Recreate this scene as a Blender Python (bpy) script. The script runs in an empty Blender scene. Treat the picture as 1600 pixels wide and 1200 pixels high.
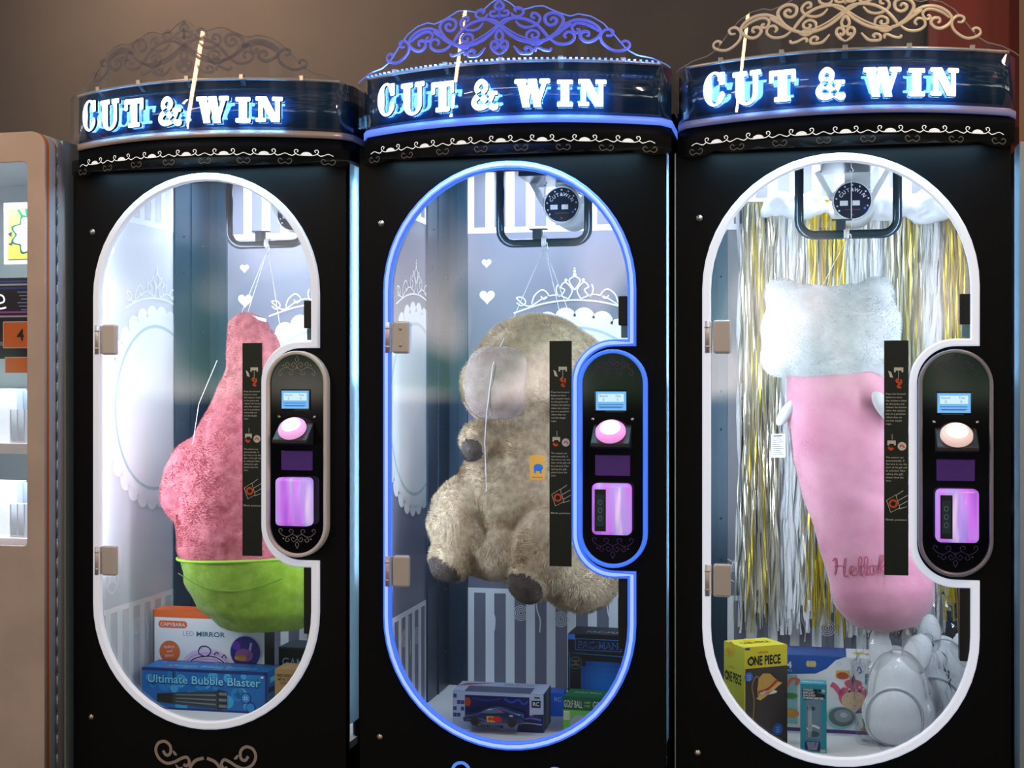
import bpy, bmesh, math, random
from mathutils import Vector, Matrix, noise
from mathutils.bvhtree import BVHTree
S = bpy.context.scene
COL = S.collection
R = math.radians
PI = math.pi
# ------------------------------------------------------------------ camera
cd = bpy.data.cameras.new('camera'); cam = bpy.data.objects.new('camera', cd); COL.objects.link(cam)
cd.sensor_width = 36; cd.lens = 47.07
cam.location = (.9349, -3.4153, 1.2493)
cam.rotation_euler = (R(90), 0, .2164)
S.camera = cam
S.view_settings.view_transform = 'Standard'; S.view_settings.look = 'None'
S.view_settings.gamma = 1; S.view_settings.use_curve_mapping = False
S.view_settings.exposure = 0.0
# ------------------------------------------------------------------ world: the dim arcade behind the camera
W = bpy.data.worlds.new('world'); S.world = W; W.use_nodes = True
nt = W.node_tree; nt.nodes.clear()
def nd(t, **k):
    n = nt.nodes.new(t)
    for a, b in k.items(): setattr(n, a, b)
    return n
out = nd('ShaderNodeOutputWorld'); bg = nd('ShaderNodeBackground')
tc = nd('ShaderNodeTexCoord'); sep = nd('ShaderNodeSeparateXYZ')
nt.links.new(tc.outputs['Generated'], sep.inputs[0])
r1 = nd('ShaderNodeValToRGB'); mp = nd('ShaderNodeMapRange')
mp.inputs[1].default_value = -.3; mp.inputs[2].default_value = .5
nt.links.new(sep.outputs['Z'], mp.inputs[0]); nt.links.new(mp.outputs[0], r1.inputs[0])
e = r1.color_ramp.elements
e[0].position = 0; e[0].color = (.01, .012, .016, 1)
e[1].position = 1; e[1].color = (.06, .05, .045, 1)
for p, c in ((.355, .02), (.37, 1.0), (.44, .8), (.53, .12), (.6, .05)):
    q = e.new(p); q.color = (c, c, c, 1)
mpn = nd('ShaderNodeMapping'); mpn.inputs['Scale'].default_value = (11, 11, 9); mpn.inputs['Location'].default_value = (.4, 0, .3)
nz = nd('ShaderNodeTexNoise'); nz.inputs['Scale'].default_value = 1.0; nz.inputs['Detail'].default_value = 1
nt.links.new(tc.outputs['Generated'], mpn.inputs[0]); nt.links.new(mpn.outputs[0], nz.inputs['Vector'])
r2 = nd('ShaderNodeValToRGB'); r2.color_ramp.elements[0].position = .38; r2.color_ramp.elements[1].position = .60
r2.color_ramp.elements[0].color = (.05, .06, .07, 1); r2.color_ramp.elements[1].color = (5.2, 4.5, 4.0, 1)
q = r2.color_ramp.elements.new(.5); q.color = (.65, 1.15, .75, 1)
nt.links.new(nz.outputs['Fac'], r2.inputs[0])
mx = nd('ShaderNodeMixRGB', blend_type='MULTIPLY'); mx.inputs[0].default_value = 1
nt.links.new(r1.outputs[0], mx.inputs[1]); nt.links.new(r2.outputs[0], mx.inputs[2])
ad = nd('ShaderNodeMixRGB', blend_type='ADD'); ad.inputs[0].default_value = 1
nt.links.new(mx.outputs[0], ad.inputs[1]); ad.inputs[2].default_value = (.022, .024, .030, 1)
nt.links.new(ad.outputs[0], bg.inputs[0]); bg.inputs[1].default_value = 1.0
nt.links.new(bg.outputs[0], out.inputs[0])
# ------------------------------------------------------------------ arcade lamps
def area(name, loc, target, sx, sy, col, power, shape='RECTANGLE', spread=180, roll=0):
    l = bpy.data.lights.new(name, 'AREA'); l.shape = shape; l.size = sx; l.size_y = sy
    l.color = col; l.energy = power; l.spread = R(spread)
    o = bpy.data.objects.new(name, l); COL.objects.link(o); o.location = loc
    d = Vector(target) - Vector(loc); o.rotation_euler = (d.to_track_quat('-Z', 'Y').to_matrix() @ Matrix.Rotation(R(roll), 3, 'Z')).to_euler()
    return o
area('warm_lamp_upper_left', (-1.7, -1.5, 3.3), (-1.3, -.1, 1.9), .04, .5, (1, .62, .34), 16)
area('warm_lamp_front_right', (2.3, -1.6, 3.3), (1.0, -.1, 2.1), .05, .5, (1, .66, .36), 26)
area('soft_ceiling_light', (-.3, -2.6, 3.4), (-.2, 0, 1.2), 1.2, .06, (.95, .88, .95), 5)
area('warm_lamp_left_aisle', (-1.55, -2.6, 2.75), (-1.2, 0, 1.3), .07, 1.0, (1, .60, .30), 9, roll=-50)
# ------------------------------------------------------------------ materials
MATS = {}
def M(name, col=(.5, .5, .5), rough=.5, metal=0, emit=None, es=0, spec=.5, coat=0, sheen=0, bump=None, var=None, alpha=1, trans=0, grad=None):
    if name in MATS: return MATS[name]
    m = bpy.data.materials.new(name); m.use_nodes = True; t = m.node_tree
    b = t.nodes['Principled BSDF']
    b.inputs['Base Color'].default_value = (*col, 1); b.inputs['Roughness'].default_value = rough
    b.inputs['Metallic'].default_value = metal; b.inputs['Specular IOR Level'].default_value = spec
    b.inputs['Coat Weight'].default_value = coat; b.inputs['Coat Roughness'].default_value = .05
    b.inputs['Sheen Weight'].default_value = sheen; b.inputs['Alpha'].default_value = alpha
    b.inputs['Transmission Weight'].default_value = trans
    if emit: b.inputs['Emission Color'].default_value = (*emit, 1); b.inputs['Emission Strength'].default_value = es
    if bump or var:
        c = t.nodes.new('ShaderNodeTexCoord')
    if bump:
        n = t.nodes.new('ShaderNodeTexNoise'); n.inputs['Scale'].default_value = bump[0]; n.inputs['Detail'].default_value = 4
        t.links.new(c.outputs['Object'], n.inputs['Vector'])
        bp = t.nodes.new('ShaderNodeBump'); bp.inputs['Strength'].default_value = bump[1]; bp.inputs['Distance'].default_value = bump[2]
        t.links.new(n.outputs['Fac'], bp.inputs['Height']); t.links.new(bp.outputs[0], b.inputs['Normal'])
    if var:
        n = t.nodes.new('ShaderNodeTexNoise'); n.inputs['Scale'].default_value = var[0]; n.inputs['Detail'].default_value = 5
        t.links.new(c.outputs['Object'], n.inputs['Vector'])
        r = t.nodes.new('ShaderNodeValToRGB'); r.color_ramp.elements[0].color = (*var[1], 1); r.color_ramp.elements[1].color = (*var[2], 1)
        r.color_ramp.elements[0].position = .35; r.color_ramp.elements[1].position = .65
        t.links.new(n.outputs['Fac'], r.inputs[0]); t.links.new(r.outputs[0], b.inputs['Base Color'])
    MATS[name] = m; return m
def glass(name, tint=(1, 1, 1), rough=0.0, ior=1.5, thin=1.0):
    if name in MATS: return MATS[name]
    m = bpy.data.materials.new(name); m.use_nodes = True; t = m.node_tree; t.nodes.clear()
    o = t.nodes.new('ShaderNodeOutputMaterial'); mix = t.nodes.new('ShaderNodeMixShader')
    a = t.nodes.new('ShaderNodeBsdfTransparent'); a.inputs[0].default_value = (*tint, 1)
    g = t.nodes.new('ShaderNodeBsdfGlossy'); g.inputs['Roughness'].default_value = rough
    f = t.nodes.new('ShaderNodeFresnel'); ge = t.nodes.new('ShaderNodeNewGeometry'); mr = t.nodes.new('ShaderNodeMapRange')
    mr.inputs[3].default_value = ior; mr.inputs[4].default_value = 1 / ior
    t.links.new(ge.outputs['Backfacing'], mr.inputs[0]); t.links.new(mr.outputs[0], f.inputs[0])
    t.links.new(f.outputs[0], mix.inputs[0]); t.links.new(a.outputs[0], mix.inputs[1]); t.links.new(g.outputs[0], mix.inputs[2])
    t.links.new(mix.outputs[0], o.inputs[0]); MATS[name] = m; return m
def E(name, col, s, base=None):
    return M(name, base or tuple(min(1, c * .6) for c in col), .4, emit=col, es=s)
black = M('black_powder_coat', (.004, .0045, .006), .45, spec=.12)
gloss = M('gloss_black_acrylic', (.003, .003, .005), .06, spec=.35)
fasc = M('fascia_gloss', (.005, .030, .095), .03, spec=.7, coat=.8)
chrome = M('brushed_steel', (.62, .63, .66), .25, 1)
alu = M('aluminium', (.62, .64, .68), .35, 1)
white = M('white_laminate', (.82, .84, .87), .35)
steelpost = M('navy_steel_post', (.012, .045, .085), .35, .3)
mural = M('mauve_grey_mural', (.175, .180, .245), .35)
mural_glare = M('mural_glare_pale', (.62, .64, .70), .18)  # same mural as the other walls, glare put into a paler base colour
mwhite = M('mural_white', (.86, .88, .92), .35)
paper = M('white_card', (.80, .82, .86), .45)
ink = M('black_ink', (.012, .012, .015), .45)
cordm = M('white_cord', (.85, .85, .87), .7)
clear = glass('clear_acrylic', (.97, .98, 1))
doorglass = glass('door_glass', (.95, .97, .98), ior=1.62)
def C(r, g, b, rough=.45):
    return M('print_%02x%02x%02x' % (int(r * 255), int(g * 255), int(b * 255)), (r ** 2.2, g ** 2.2, b ** 2.2), rough)
# ------------------------------------------------------------------ frames: the three machines stand at slightly different angles
H = 1.25
FR = {1: (-.6774, .0215, .0009, -.0125), 2: (.185, 0, 0, 0), 3: (1.025, .0431, -.0034, .009)}
cur = {'m': 2, 'B': Vector((0, 0, -H))}
def world(p, m=None):
    x, y, z, a = FR[m or cur['m']]
    return Vector((x + p[0] * math.cos(a) - p[1] * math.sin(a), y + p[0] * math.sin(a) + p[1] * math.cos(a), p[2] + H + z))
def at(m, base): cur['m'] = m; cur['B'] = Vector(base)
def setp(o, label=None, cat=None, group=None, kind=None):
    for k, v in (('label', label), ('category', cat), ('group', group), ('kind', kind)):
        if v: o[k] = v
    return o
def thing(name, label, cat, m, base, group=None, kind=None):
    at(m, base); o = bpy.data.objects.new(name, None); COL.objects.link(o); o.empty_display_size = .05
    o.location = world(base); o.rotation_euler = (0, 0, FR[m][3])
    return setp(o, label, cat, group, kind)
def link(name, me, mats, parent=None, smooth=False, label=None):
    """me holds machine-frame coordinates; parent None = a thing that is one mesh"""
    me.name = name
    for m in (mats if isinstance(mats, (list, tuple)) else [mats]): me.materials.append(m)
    o = bpy.data.objects.new(name, me); COL.objects.link(o)
    me.transform(Matrix.Translation(-cur['B']))
    if smooth:
        for p in me.polygons: p.use_smooth = True
    if parent: o.parent = parent
    else: o.location = world(cur['B']); o.rotation_euler = (0, 0, FR[cur['m']][3])
    if label: o['label'] = label
    return o
def obj(name, bm, mats, parent=None, smooth=False, label=None):
    me = bpy.data.meshes.new(name); bm.to_mesh(me); bm.free()
    return link(name, me, mats, parent, smooth, label)
# ------------------------------------------------------------------ shapes
def nb(): return bmesh.new()
def box(bm, x0, x1, y0, y1, z0, z1, bev=0, seg=2, mi=0, rot=None):
    r = bmesh.ops.create_cube(bm, size=1); v = r['verts']
    bmesh.ops.scale(bm, verts=v, vec=(abs(x1 - x0), abs(y1 - y0), abs(z1 - z0)))
    fs = set(f for q in v for f in q.link_faces)
    for f in fs: f.material_index = mi
    if bev:
        es = list(set(e for q in v for e in q.link_edges))
        rr = bmesh.ops.bevel(bm, geom=es, offset=bev, segments=seg, affect='EDGES', profile=.5)
        v = list(set(q for f in rr['faces'] for q in f.verts) | set(q for q in v if q.is_valid))
        for f in rr['faces']: f.material_index = mi
    c = Vector(((x0 + x1) / 2, (y0 + y1) / 2, (z0 + z1) / 2))
    if rot: bmesh.ops.rotate(bm, verts=v, cent=(0, 0, 0), matrix=rot)
    bmesh.ops.translate(bm, verts=v, vec=c)
    return v
def catmull(pts, n=6, closed=False):
    P = [Vector(p) for p in pts]; o = []; N = len(P)
    for i in range(N if closed else N - 1):
        if closed: a, b, c, d = P[(i - 1) % N], P[i], P[(i + 1) % N], P[(i + 2) % N]
        else: a, b, c, d = P[max(i - 1, 0)], P[i], P[i + 1], P[min(i + 2, N - 1)]
        for k in range(n):
            t = k / n
            o.append(.5 * ((2 * b) + (c - a) * t + (2 * a - 5 * b + 4 * c - d) * t * t + (3 * b - a - 3 * c + d) * t ** 3))
    if not closed: o.append(P[-1])
    return o
def tube(bm, pts, r, n=8, closed=False, cap=True, flat=1.0, mi=0):
    P = [Vector(p) for p in pts]; N = len(P); rings = []; up = None
    for i, p in enumerate(P):
        a = P[(i - 1) % N] if closed or i else P[0]; b = P[(i + 1) % N] if closed or i < N - 1 else P[-1]
        t = (b - a)
        if t.length < 1e-9: t = Vector((0, 0, 1))
        t.normalize()
        if up is None: up = Vector((0, 1, 0)) if abs(t.y) < .9 else Vector((1, 0, 0))
        u = up - t * up.dot(t)
        if u.length < 1e-4: u = t.orthogonal()
        u.normalize(); up = u; w = t.cross(u)
        rr = r(i / max(1, N - 1)) if callable(r) else r
        rings.append([bm.verts.new(p + (w * math.cos(q) + u * math.sin(q) * flat) * rr) for q in (2 * PI * k / n for k in range(n))])
    for i in range(N if closed else N - 1):
        a, b = rings[i], rings[(i + 1) % N]
        for k in range(n):
            f = bm.faces.new((a[k], a[(k + 1) % n], b[(k + 1) % n], b[k])); f.smooth = True; f.material_index = mi
    if cap and not closed:
        bm.faces.new(rings[0][::-1]).material_index = mi; bm.faces.new(rings[-1]).material_index = mi
def lathe(bm, prof, cx, cy, axis='z', n=48, mi=0, c3=0):
    """prof: (r, h) list; axis z: around (cx,cy,*); axis y: around (cx,*,c3)"""
    rings = []
    for r, h in prof:
        ring = []
        for k in range(n):
            a = 2 * PI * k / n
            if axis == 'z': ring.append(bm.verts.new((cx + r * math.cos(a), cy + r * math.sin(a), h)))
            else: ring.append(bm.verts.new((cx + r * math.cos(a), h, c3 + r * math.sin(a))))
        rings.append(ring)
    for a, b in zip(rings, rings[1:]):
        for k in range(n):
            f = bm.faces.new((a[k], a[(k + 1) % n], b[(k + 1) % n], b[k])); f.smooth = True; f.material_index = mi
    for rg in (rings[0][::-1], rings[-1]):
        try: bm.faces.new(rg).material_index = mi
        except Exception: pass
    bmesh.ops.recalc_face_normals(bm, faces=bm.faces[:])
def curve_mesh(loops, depth=0.0, bev=0.0, res=12):
    cu = bpy.data.curves.new('tmp', 'CURVE'); cu.dimensions = '2D'; cu.fill_mode = 'BOTH'; cu.extrude = max(0, depth / 2 - bev)
    cu.bevel_depth = bev; cu.bevel_resolution = 1; cu.offset = -bev
    for lp in loops:
        s = cu.splines.new('POLY'); s.points.add(len(lp) - 1); s.use_cyclic_u = True
        for i, p in enumerate(lp): s.points[i].co = (p[0], p[1], 0, 1)
    return grab(cu)
def grab(data):
    o = bpy.data.objects.new('tmp', data); COL.objects.link(o)
    dg = bpy.context.evaluated_depsgraph_get(); dg.update()
    me = bpy.data.meshes.new_from_object(o.evaluated_get(dg)); me.materials.clear()
    bpy.data.objects.remove(o); bpy.data.curves.remove(data)
    return me
XZ = Matrix(((1, 0, 0, 0), (0, 0, -1, 0), (0, 1, 0, 0), (0, 0, 0, 1)))   # plane xy -> xz, facing -y
def shape(loops, y0, y1, bev=0):
    me = curve_mesh(loops, abs(y1 - y0), bev); me.transform(XZ); me.transform(Matrix.Translation((0, (y0 + y1) / 2, 0)))
    return me
def add_me(bm, me, mi=0):
    n = len(bm.faces); bm.from_mesh(me); bm.faces.ensure_lookup_table()
    for f in bm.faces[n:]: f.material_index = mi
    bpy.data.meshes.remove(me)
TCACHE = {}
def text_me(s, size=1.0, bold=0.0, shear=0, track=1.0):
    cu = bpy.data.curves.new('tmp', 'FONT'); cu.body = s; cu.size = size; cu.offset = bold; cu.shear = shear
    cu.space_character = track; cu.resolution_u = 3; cu.fill_mode = 'FRONT'; cu.align_x = 'LEFT'
    return grab(cu)
class Art:
    """flat print on a plane: o + u*x + v*y, layers lifted along n; each colour its own material slot, one mesh"""
    def __init__(s, o, u=(1, 0, 0), v=(0, 0, 1), fn=None):
        s.o = Vector(o); s.u = Vector(u).normalized(); s.v = Vector(v).normalized(); s.n = s.u.cross(s.v)
        s.bm = nb(); s.mats = []; s.k = 0; s.fn = fn; s.sc = 1; s.step = .0004
    def mi(s, m):
        if m not in s.mats: s.mats.append(m)
        return s.mats.index(m)
    def pt(s, x, y):
        x *= s.sc; y *= s.sc
        q = s.o + s.u * x + s.v * y + s.n * (s.step * (1 + s.k))
        return s.fn(q, x, y, s.step * (1 + s.k)) if s.fn else q
    def up(s): s.k += 1; return s
    def poly(s, pts, m):
        try:
            f = s.bm.faces.new([s.bm.verts.new(s.pt(*p)) for p in pts]); f.material_index = s.mi(m)
        except Exception: pass
    def rect(s, x0, y0, x1, y1, m): s.poly([(x0, y0), (x1, y0), (x1, y1), (x0, y1)], m)
    def rrect(s, x0, y0, x1, y1, r, m):
        p = []
        for cx, cy, a in ((x1 - r, y1 - r, 0), (x0 + r, y1 - r, 90), (x0 + r, y0 + r, 180), (x1 - r, y0 + r, 270)):
            for k in range(5): q = R(a + k * 22.5); p.append((cx + r * math.cos(q), cy + r * math.sin(q)))
        s.poly(p, m)
    def disc(s, cx, cy, r, m, ry=None, n=28, a0=0, a1=360):
        s.poly([(cx + r * math.cos(R(a0 + (a1 - a0) * k / n)), cy + (ry or r) * math.sin(R(a0 + (a1 - a0) * k / n))) for k in range(n + (0 if a1 - a0 == 360 else 1))], m)
    def mesh(s, me, x, y, m, sx=1, sy=None, rot=0):
        sy = sy or sx; c, q = math.cos(rot), math.sin(rot); vs = []
        for v in me.vertices:
            a, b = v.co.x * sx, v.co.y * sy; vs.append(s.bm.verts.new(s.pt(x + a * c - b * q, y + a * q + b * c)))
        i = s.mi(m)
        for p in me.polygons:
            try: s.bm.faces.new([vs[k] for k in p.vertices]).material_index = i
            except Exception: pass
        bpy.data.meshes.remove(me)
    def text(s, t, x, y, h, m, w=None, bold=0.0, rot=0, align='l', shear=0):
        """h = capital height; w = total width to fit"""
        me = text_me(t, 1.0, bold, shear); xs = [v.co.x for v in me.vertices]
        if not xs: return
        x0, x1 = min(xs), max(xs); sy = h / .70; sx = (w / (x1 - x0)) if w else sy
        tw = (x1 - x0) * sx; off = {'l': 0, 'c': -tw / 2, 'r': -tw}[align]
        for v in me.vertices: v.co.x -= x0
        s.mesh(me, x + off * math.cos(rot), y + off * math.sin(rot), m, sx, sy, rot)
    def stroke(s, pts, w, m, smooth=6, closed=False, taper=False):
        P = catmull([(p[0], p[1], 0) for p in pts], smooth, closed) if smooth else [Vector((p[0], p[1], 0)) for p in pts]
        N = len(P); L = []; i_ = s.mi(m)
        for i in range(N):
            a = P[(i - 1) % N] if closed or i else P[0]; b = P[(i + 1) % N] if closed or i < N - 1 else P[-1]
            t = (b - a).normalized() if (b - a).length > 1e-9 else Vector((1, 0, 0)); n = Vector((-t.y, t.x, 0))
            ww = w / 2 * ((.35 + .65 * math.sin(PI * i / (N - 1))) if taper else 1)
            L.append((s.bm.verts.new(s.pt(P[i].x + n.x * ww, P[i].y + n.y * ww)), s.bm.verts.new(s.pt(P[i].x - n.x * ww, P[i].y - n.y * ww))))
        for i in range(N if closed else N - 1):
            a, b = L[i], L[(i + 1) % N]
            s.bm.faces.new((a[1], b[1], b[0], a[0])).material_index = i_
    def heart(s, cx, cy, r, m):
        s.poly([(cx + r * 16 * math.sin(t) ** 3 / 17, cy + r * (13 * math.cos(t) - 5 * math.cos(2 * t) - 2 * math.cos(3 * t) - math.cos(4 * t)) / 17) for t in (2 * PI * k / 40 for k in range(40))], m)
    def done(s, name, parent, label=None):
        return obj(name, s.bm, s.mats, parent, label=label)
def spiral(cx, cy, r, turns, a0=0, d=1, n=40, rin=.12):
    return [(cx + r * (1 - (1 - rin) * k / n) * math.cos(a0 + d * 2 * PI * turns * k / n), cy + r * (1 - (1 - rin) * k / n) * math.sin(a0 + d * 2 * PI * turns * k / n)) for k in range(n + 1)]
# ------------------------------------------------------------------ the place
def plain(name, x0, x1, y0, y1, z0, z1, mat, kind='structure', bev=0):
    bm = nb(); box(bm, x0, x1, y0, y1, z0, z1, bev); me = bpy.data.meshes.new(name); bm.to_mesh(me); bm.free()
    me.materials.append(mat); o = bpy.data.objects.new(name, me); COL.objects.link(o); o['kind'] = kind; return o
wallm = M('wall_paint_grey', (.055, .057, .070), .75, var=(2.5, (.050, .052, .066), (.060, .062, .073)))
plain('floor', -5, 5, -6, 2.2, -.05, 0, M('floor_vinyl', (.05, .048, .05), .4))
plain('wall_back', -5, 1.36, 1.60, 1.75, 0, 4, wallm)
plain('wall_right', 1.36, 5, 1.56, 1.75, 0, 4, M('wall_paint_oxblood', (.16, .022, .020), .7))
area('wall_wash_warm', (-1.75, .5, 3.5), (-1.25, 1.6, 2.35), .5, .3, (1, .60, .34), 24, spread=110)
area('wall_wash_red', (2.3, .6, 3.2), (1.6, 1.56, 2.3), .3, .3, (1, .5, .4), 7)
# ------------------------------------------------------------------ sign letters: slab-serif glyphs from overlapping pieces, unit height
def rr(x0, y0, x1, y1, r=.045):
    p = []
    for cx, cy, a in ((x1 - r, y1 - r, 0), (x0 + r, y1 - r, 90), (x0 + r, y0 + r, 180), (x1 - r, y0 + r, 270)):
        for k in range(4): q = R(a + k * 30); p.append((cx + r * math.cos(q), cy + r * math.sin(q)))
    return p
def rib(pts, w, n=8):
    P = catmull([(a, b, 0) for a, b in pts], n); N = len(P); L = []; Q = []
    for i in range(N):
        a = P[max(0, i - 1)]; b = P[min(N - 1, i + 1)]; t = (b - a).normalized(); u = (-t.y, t.x)
        ww = (w(i / (N - 1)) if callable(w) else w) / 2
        L.append((P[i].x + u[0] * ww, P[i].y + u[1] * ww)); Q.append((P[i].x - u[0] * ww, P[i].y - u[1] * ww))
    return L + Q[::-1]
def ringarc(cx, cy, rx, ry, a0, a1, w, n=30):
    o, i = [], []
    for k in range(n + 1):
        t = k / n; a = R(a0 + (a1 - a0) * t); ww = w(a)
        o.append((cx + rx * math.cos(a), cy + ry * math.sin(a))); i.append((cx + (rx - ww) * math.cos(a), cy + (ry - ww * .55) * math.sin(a)))
    return o + i[::-1]
GL = {
 'C': [ringarc(.40, .5, .40, .54, 35, 325, lambda a: .14 + .17 * abs(math.cos(a)) ** 1.5), rr(.56, .60, .76, 1.0), rr(.58, .16, .74, .40, .08)],
 'U': [rr(-.03, .84, .47, 1), rr(.56, .84, .94, 1), rr(.07, .3, .36, .95), rr(.66, .3, .83, .95),
       ringarc(.45, .34, .38, .38, 180, 360, lambda a: .17 + .12 * max(0, -math.cos(a)))],
 'T': [rr(.29, .03, .60, .97), rr(.17, 0, .72, .16), rr(0, .82, .89, 1), rr(0, .60, .15, .95), rr(.74, .60, .89, .95)],
 'I': [rr(.14, .03, .48, .97), rr(0, 0, .62, .17), rr(0, .83, .62, 1)],
 'N': [rr(.0, .83, .40, 1), rr(.0, 0, .40, .16), rr(.11, .03, .28, .97), rr(.62, .83, 1.02, 1), rr(.74, .02, .91, .97), [(.08, 1), (.42, 1), (.91, 0), (.60, 0)]],
 'W': [rr(0, .83, .44, 1), rr(.46, .83, .80, 1), rr(.88, .83, 1.26, 1), [(.08, .95), (.39, .95), (.56, 0), (.29, 0)], [(.29, 0), (.47, 0), (.66, .95), (.50, .95)],
       [(.50, .95), (.80, .95), (.96, 0), (.69, 0)], [(.69, 0), (.87, 0), (1.17, .95), (1.01, .95)]],
 '&': [rib([(.98, .10), (.80, .10), (.30, .60), (.26, .80), (.42, .93), (.58, .82), (.54, .64), (.22, .40), (.14, .22), (.30, .09), (.58, .14), (.76, .34), (.84, .54)], lambda t: .19 if t < .2 or .55 < t < .85 else .17),
       rr(.66, .46, 1.02, .60), rr(.80, .02, 1.04, .18)],
}
BUL = .13
def by(x): return -BUL * (1 - min(1, (x / .42) ** 2))
def bend(me, off):
    for v in me.vertices: v.co.y += by(v.co.x) - off
    return me
def plan(bm, z0, z1, off, xe, mi=0, back=.3, n=40, rr_=.03):
    """solid with the bowed plan of the sign"""
    P = []
    for k in range(n + 1):
        x = -xe + 2 * xe * k / n; e = max(0, abs(x) - (xe - rr_)) / rr_
        P.append((x, by(x) - off + rr_ * (1 - math.sqrt(max(0, 1 - e * e)))))
    P += [(xe, back), (-xe, back)]
    a = [bm.verts.new((x, y, z0)) for x, y in P]; b = [bm.verts.new((x, y, z1)) for x, y in P]
    N = len(P)
    for i in range(N):
        f = bm.faces.new((a[i], a[(i + 1) % N], b[(i + 1) % N], b[i])); f.material_index = mi; f.smooth = i < n
    bm.faces.new(a[::-1]).material_index = mi; bm.faces.new(b).material_index = mi
    bmesh.ops.recalc_face_normals(bm, faces=bm.faces[:])
CR = [(0, .968), (.025, .953), (.045, .936), (.066, .935), (.088, .941), (.11, .942), (.135, .930), (.155, .922), (.175, .916), (.195, .922), (.225, .917), (.255, .900), (.285, .868), (.31, .838), (.335, .825), (.37, .820), (.405, .806), (.42, .795)]
def crown_top(x):
    x = abs(x)
    for (a, b), (c, d) in zip(CR, CR[1:]):
        if x <= c: return b + (d - b) * (x - a) / (c - a)
    return CR[-1][1]
SCR = [[(-0.031,0.9113),(-0.0151,0.9031),(0.0,0.8939),(0.0232,0.8751),(0.0457,0.8613),(0.0682,0.8534),(0.0906,0.8503),(0.1131,0.8556),(0.1355,0.8656),(0.1581,0.8816),(0.1761,0.8954),(0.1581,0.8889),(0.1712,0.8985),(0.1901,0.9053),(0.2127,0.9047),(0.2317,0.8974),(0.245,0.8863),(0.2489,0.8748),(0.2412,0.863),(0.2241,0.853),(0.209,0.8546),(0.1995,0.866),(0.2052,0.8761),(0.2184,0.8769),(0.2203,0.8683),(0.2147,0.8663)],[(-0.0129,0.8879),(-0.0,0.8986),(0.0097,0.9072),(0.0277,0.912),(0.0457,0.9122),(0.0681,0.9077),(0.0906,0.8965),(0.1063,0.8823),(0.1176,0.8682),(0.1209,0.8623)],[(0.0007,0.9009),(0.0142,0.8907),(0.0345,0.8769),(0.0569,0.8654),(0.0794,0.8576),(0.1018,0.857)],[(0.1086,0.8545),(0.1243,0.8623),(0.1423,0.8747),(0.158,0.8977),(0.1569,0.9116),(0.1445,0.9209),(0.1288,0.9222),(0.1153,0.9144),(0.1164,0.8993),(0.1277,0.8922),(0.14,0.8967),(0.1423,0.9059),(0.1333,0.9106),(0.1277,0.9038)],[(0.0412,0.9055),(0.0524,0.8933),(0.0681,0.8881),(0.0861,0.8909),(0.0996,0.9009),(0.1018,0.9124),(0.0928,0.9219),(0.0827,0.9222),(0.0816,0.913),(0.0906,0.9104)],[(0.0682,0.858),(0.0704,0.8741),(0.0839,0.8806),(0.0973,0.8744),(0.0973,0.864),(0.0872,0.8608),(0.0816,0.8668),(0.0861,0.8713)],[(0.0682,0.858),(0.0861,0.8459),(0.1018,0.8477),(0.1131,0.859)],[(0.1243,0.8611),(0.1446,0.8471),(0.1694,0.847),(0.1852,0.8586),(0.1829,0.8724),(0.1693,0.8758),(0.1614,0.8666),(0.1671,0.8596)],[(0.2431,0.8785),(0.2279,0.8896),(0.2071,0.8969),(0.1901,0.8967),(0.1806,0.8889),(0.1825,0.8793),(0.1901,0.8736),(0.1976,0.8775),(0.1957,0.8823),(0.1901,0.8822)],[(0.3027,0.8482),(0.2988,0.8538),(0.3085,0.8581),(0.3172,0.8528),(0.3162,0.8431),(0.3027,0.8347),(0.2834,0.8318),(0.2642,0.8407),(0.2517,0.8537),(0.2489,0.8691),(0.2565,0.8809),(0.268,0.8851),(0.2785,0.8798),(0.2737,0.87),(0.2622,0.8695)],[(0.0,0.887),(0.0086,0.8725),(0.0075,0.8622),(0.0,0.858)],[(0.0,0.8243),(0.012,0.8317),(0.021,0.844),(0.0187,0.8545),(0.0108,0.8566),(0.0041,0.8508),(0.0052,0.8414),(0.0108,0.8399),(0.0131,0.8456)],[(0.0367,0.8432),(0.0525,0.8263),(0.0682,0.8233),(0.0805,0.8252),(0.0805,0.8356),(0.0704,0.8394),(0.0648,0.835),(0.0693,0.8302)],[(0.0917,0.8272),(0.0906,0.8353),(0.0985,0.8374),(0.1131,0.8313),(0.1266,0.83),(0.1299,0.8368)],[(-0.0,0.9125),(-0.0,0.9264),(-0.0,0.945)],[(-0.0,0.9218),(0.0097,0.9188),(0.0209,0.9205),(0.0232,0.9284),(0.0164,0.9323),(0.0108,0.9292)],[(0.0299,0.9269),(0.0367,0.9173),(0.0502,0.9166),(0.0603,0.9231),(0.0591,0.9324),(0.0479,0.9387),(0.0389,0.9345),(0.0434,0.9273)],[(-0.0,0.9357),(0.0085,0.9375),(0.0108,0.9454),(0.004,0.954),(-0.0,0.9612)]]
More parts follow.
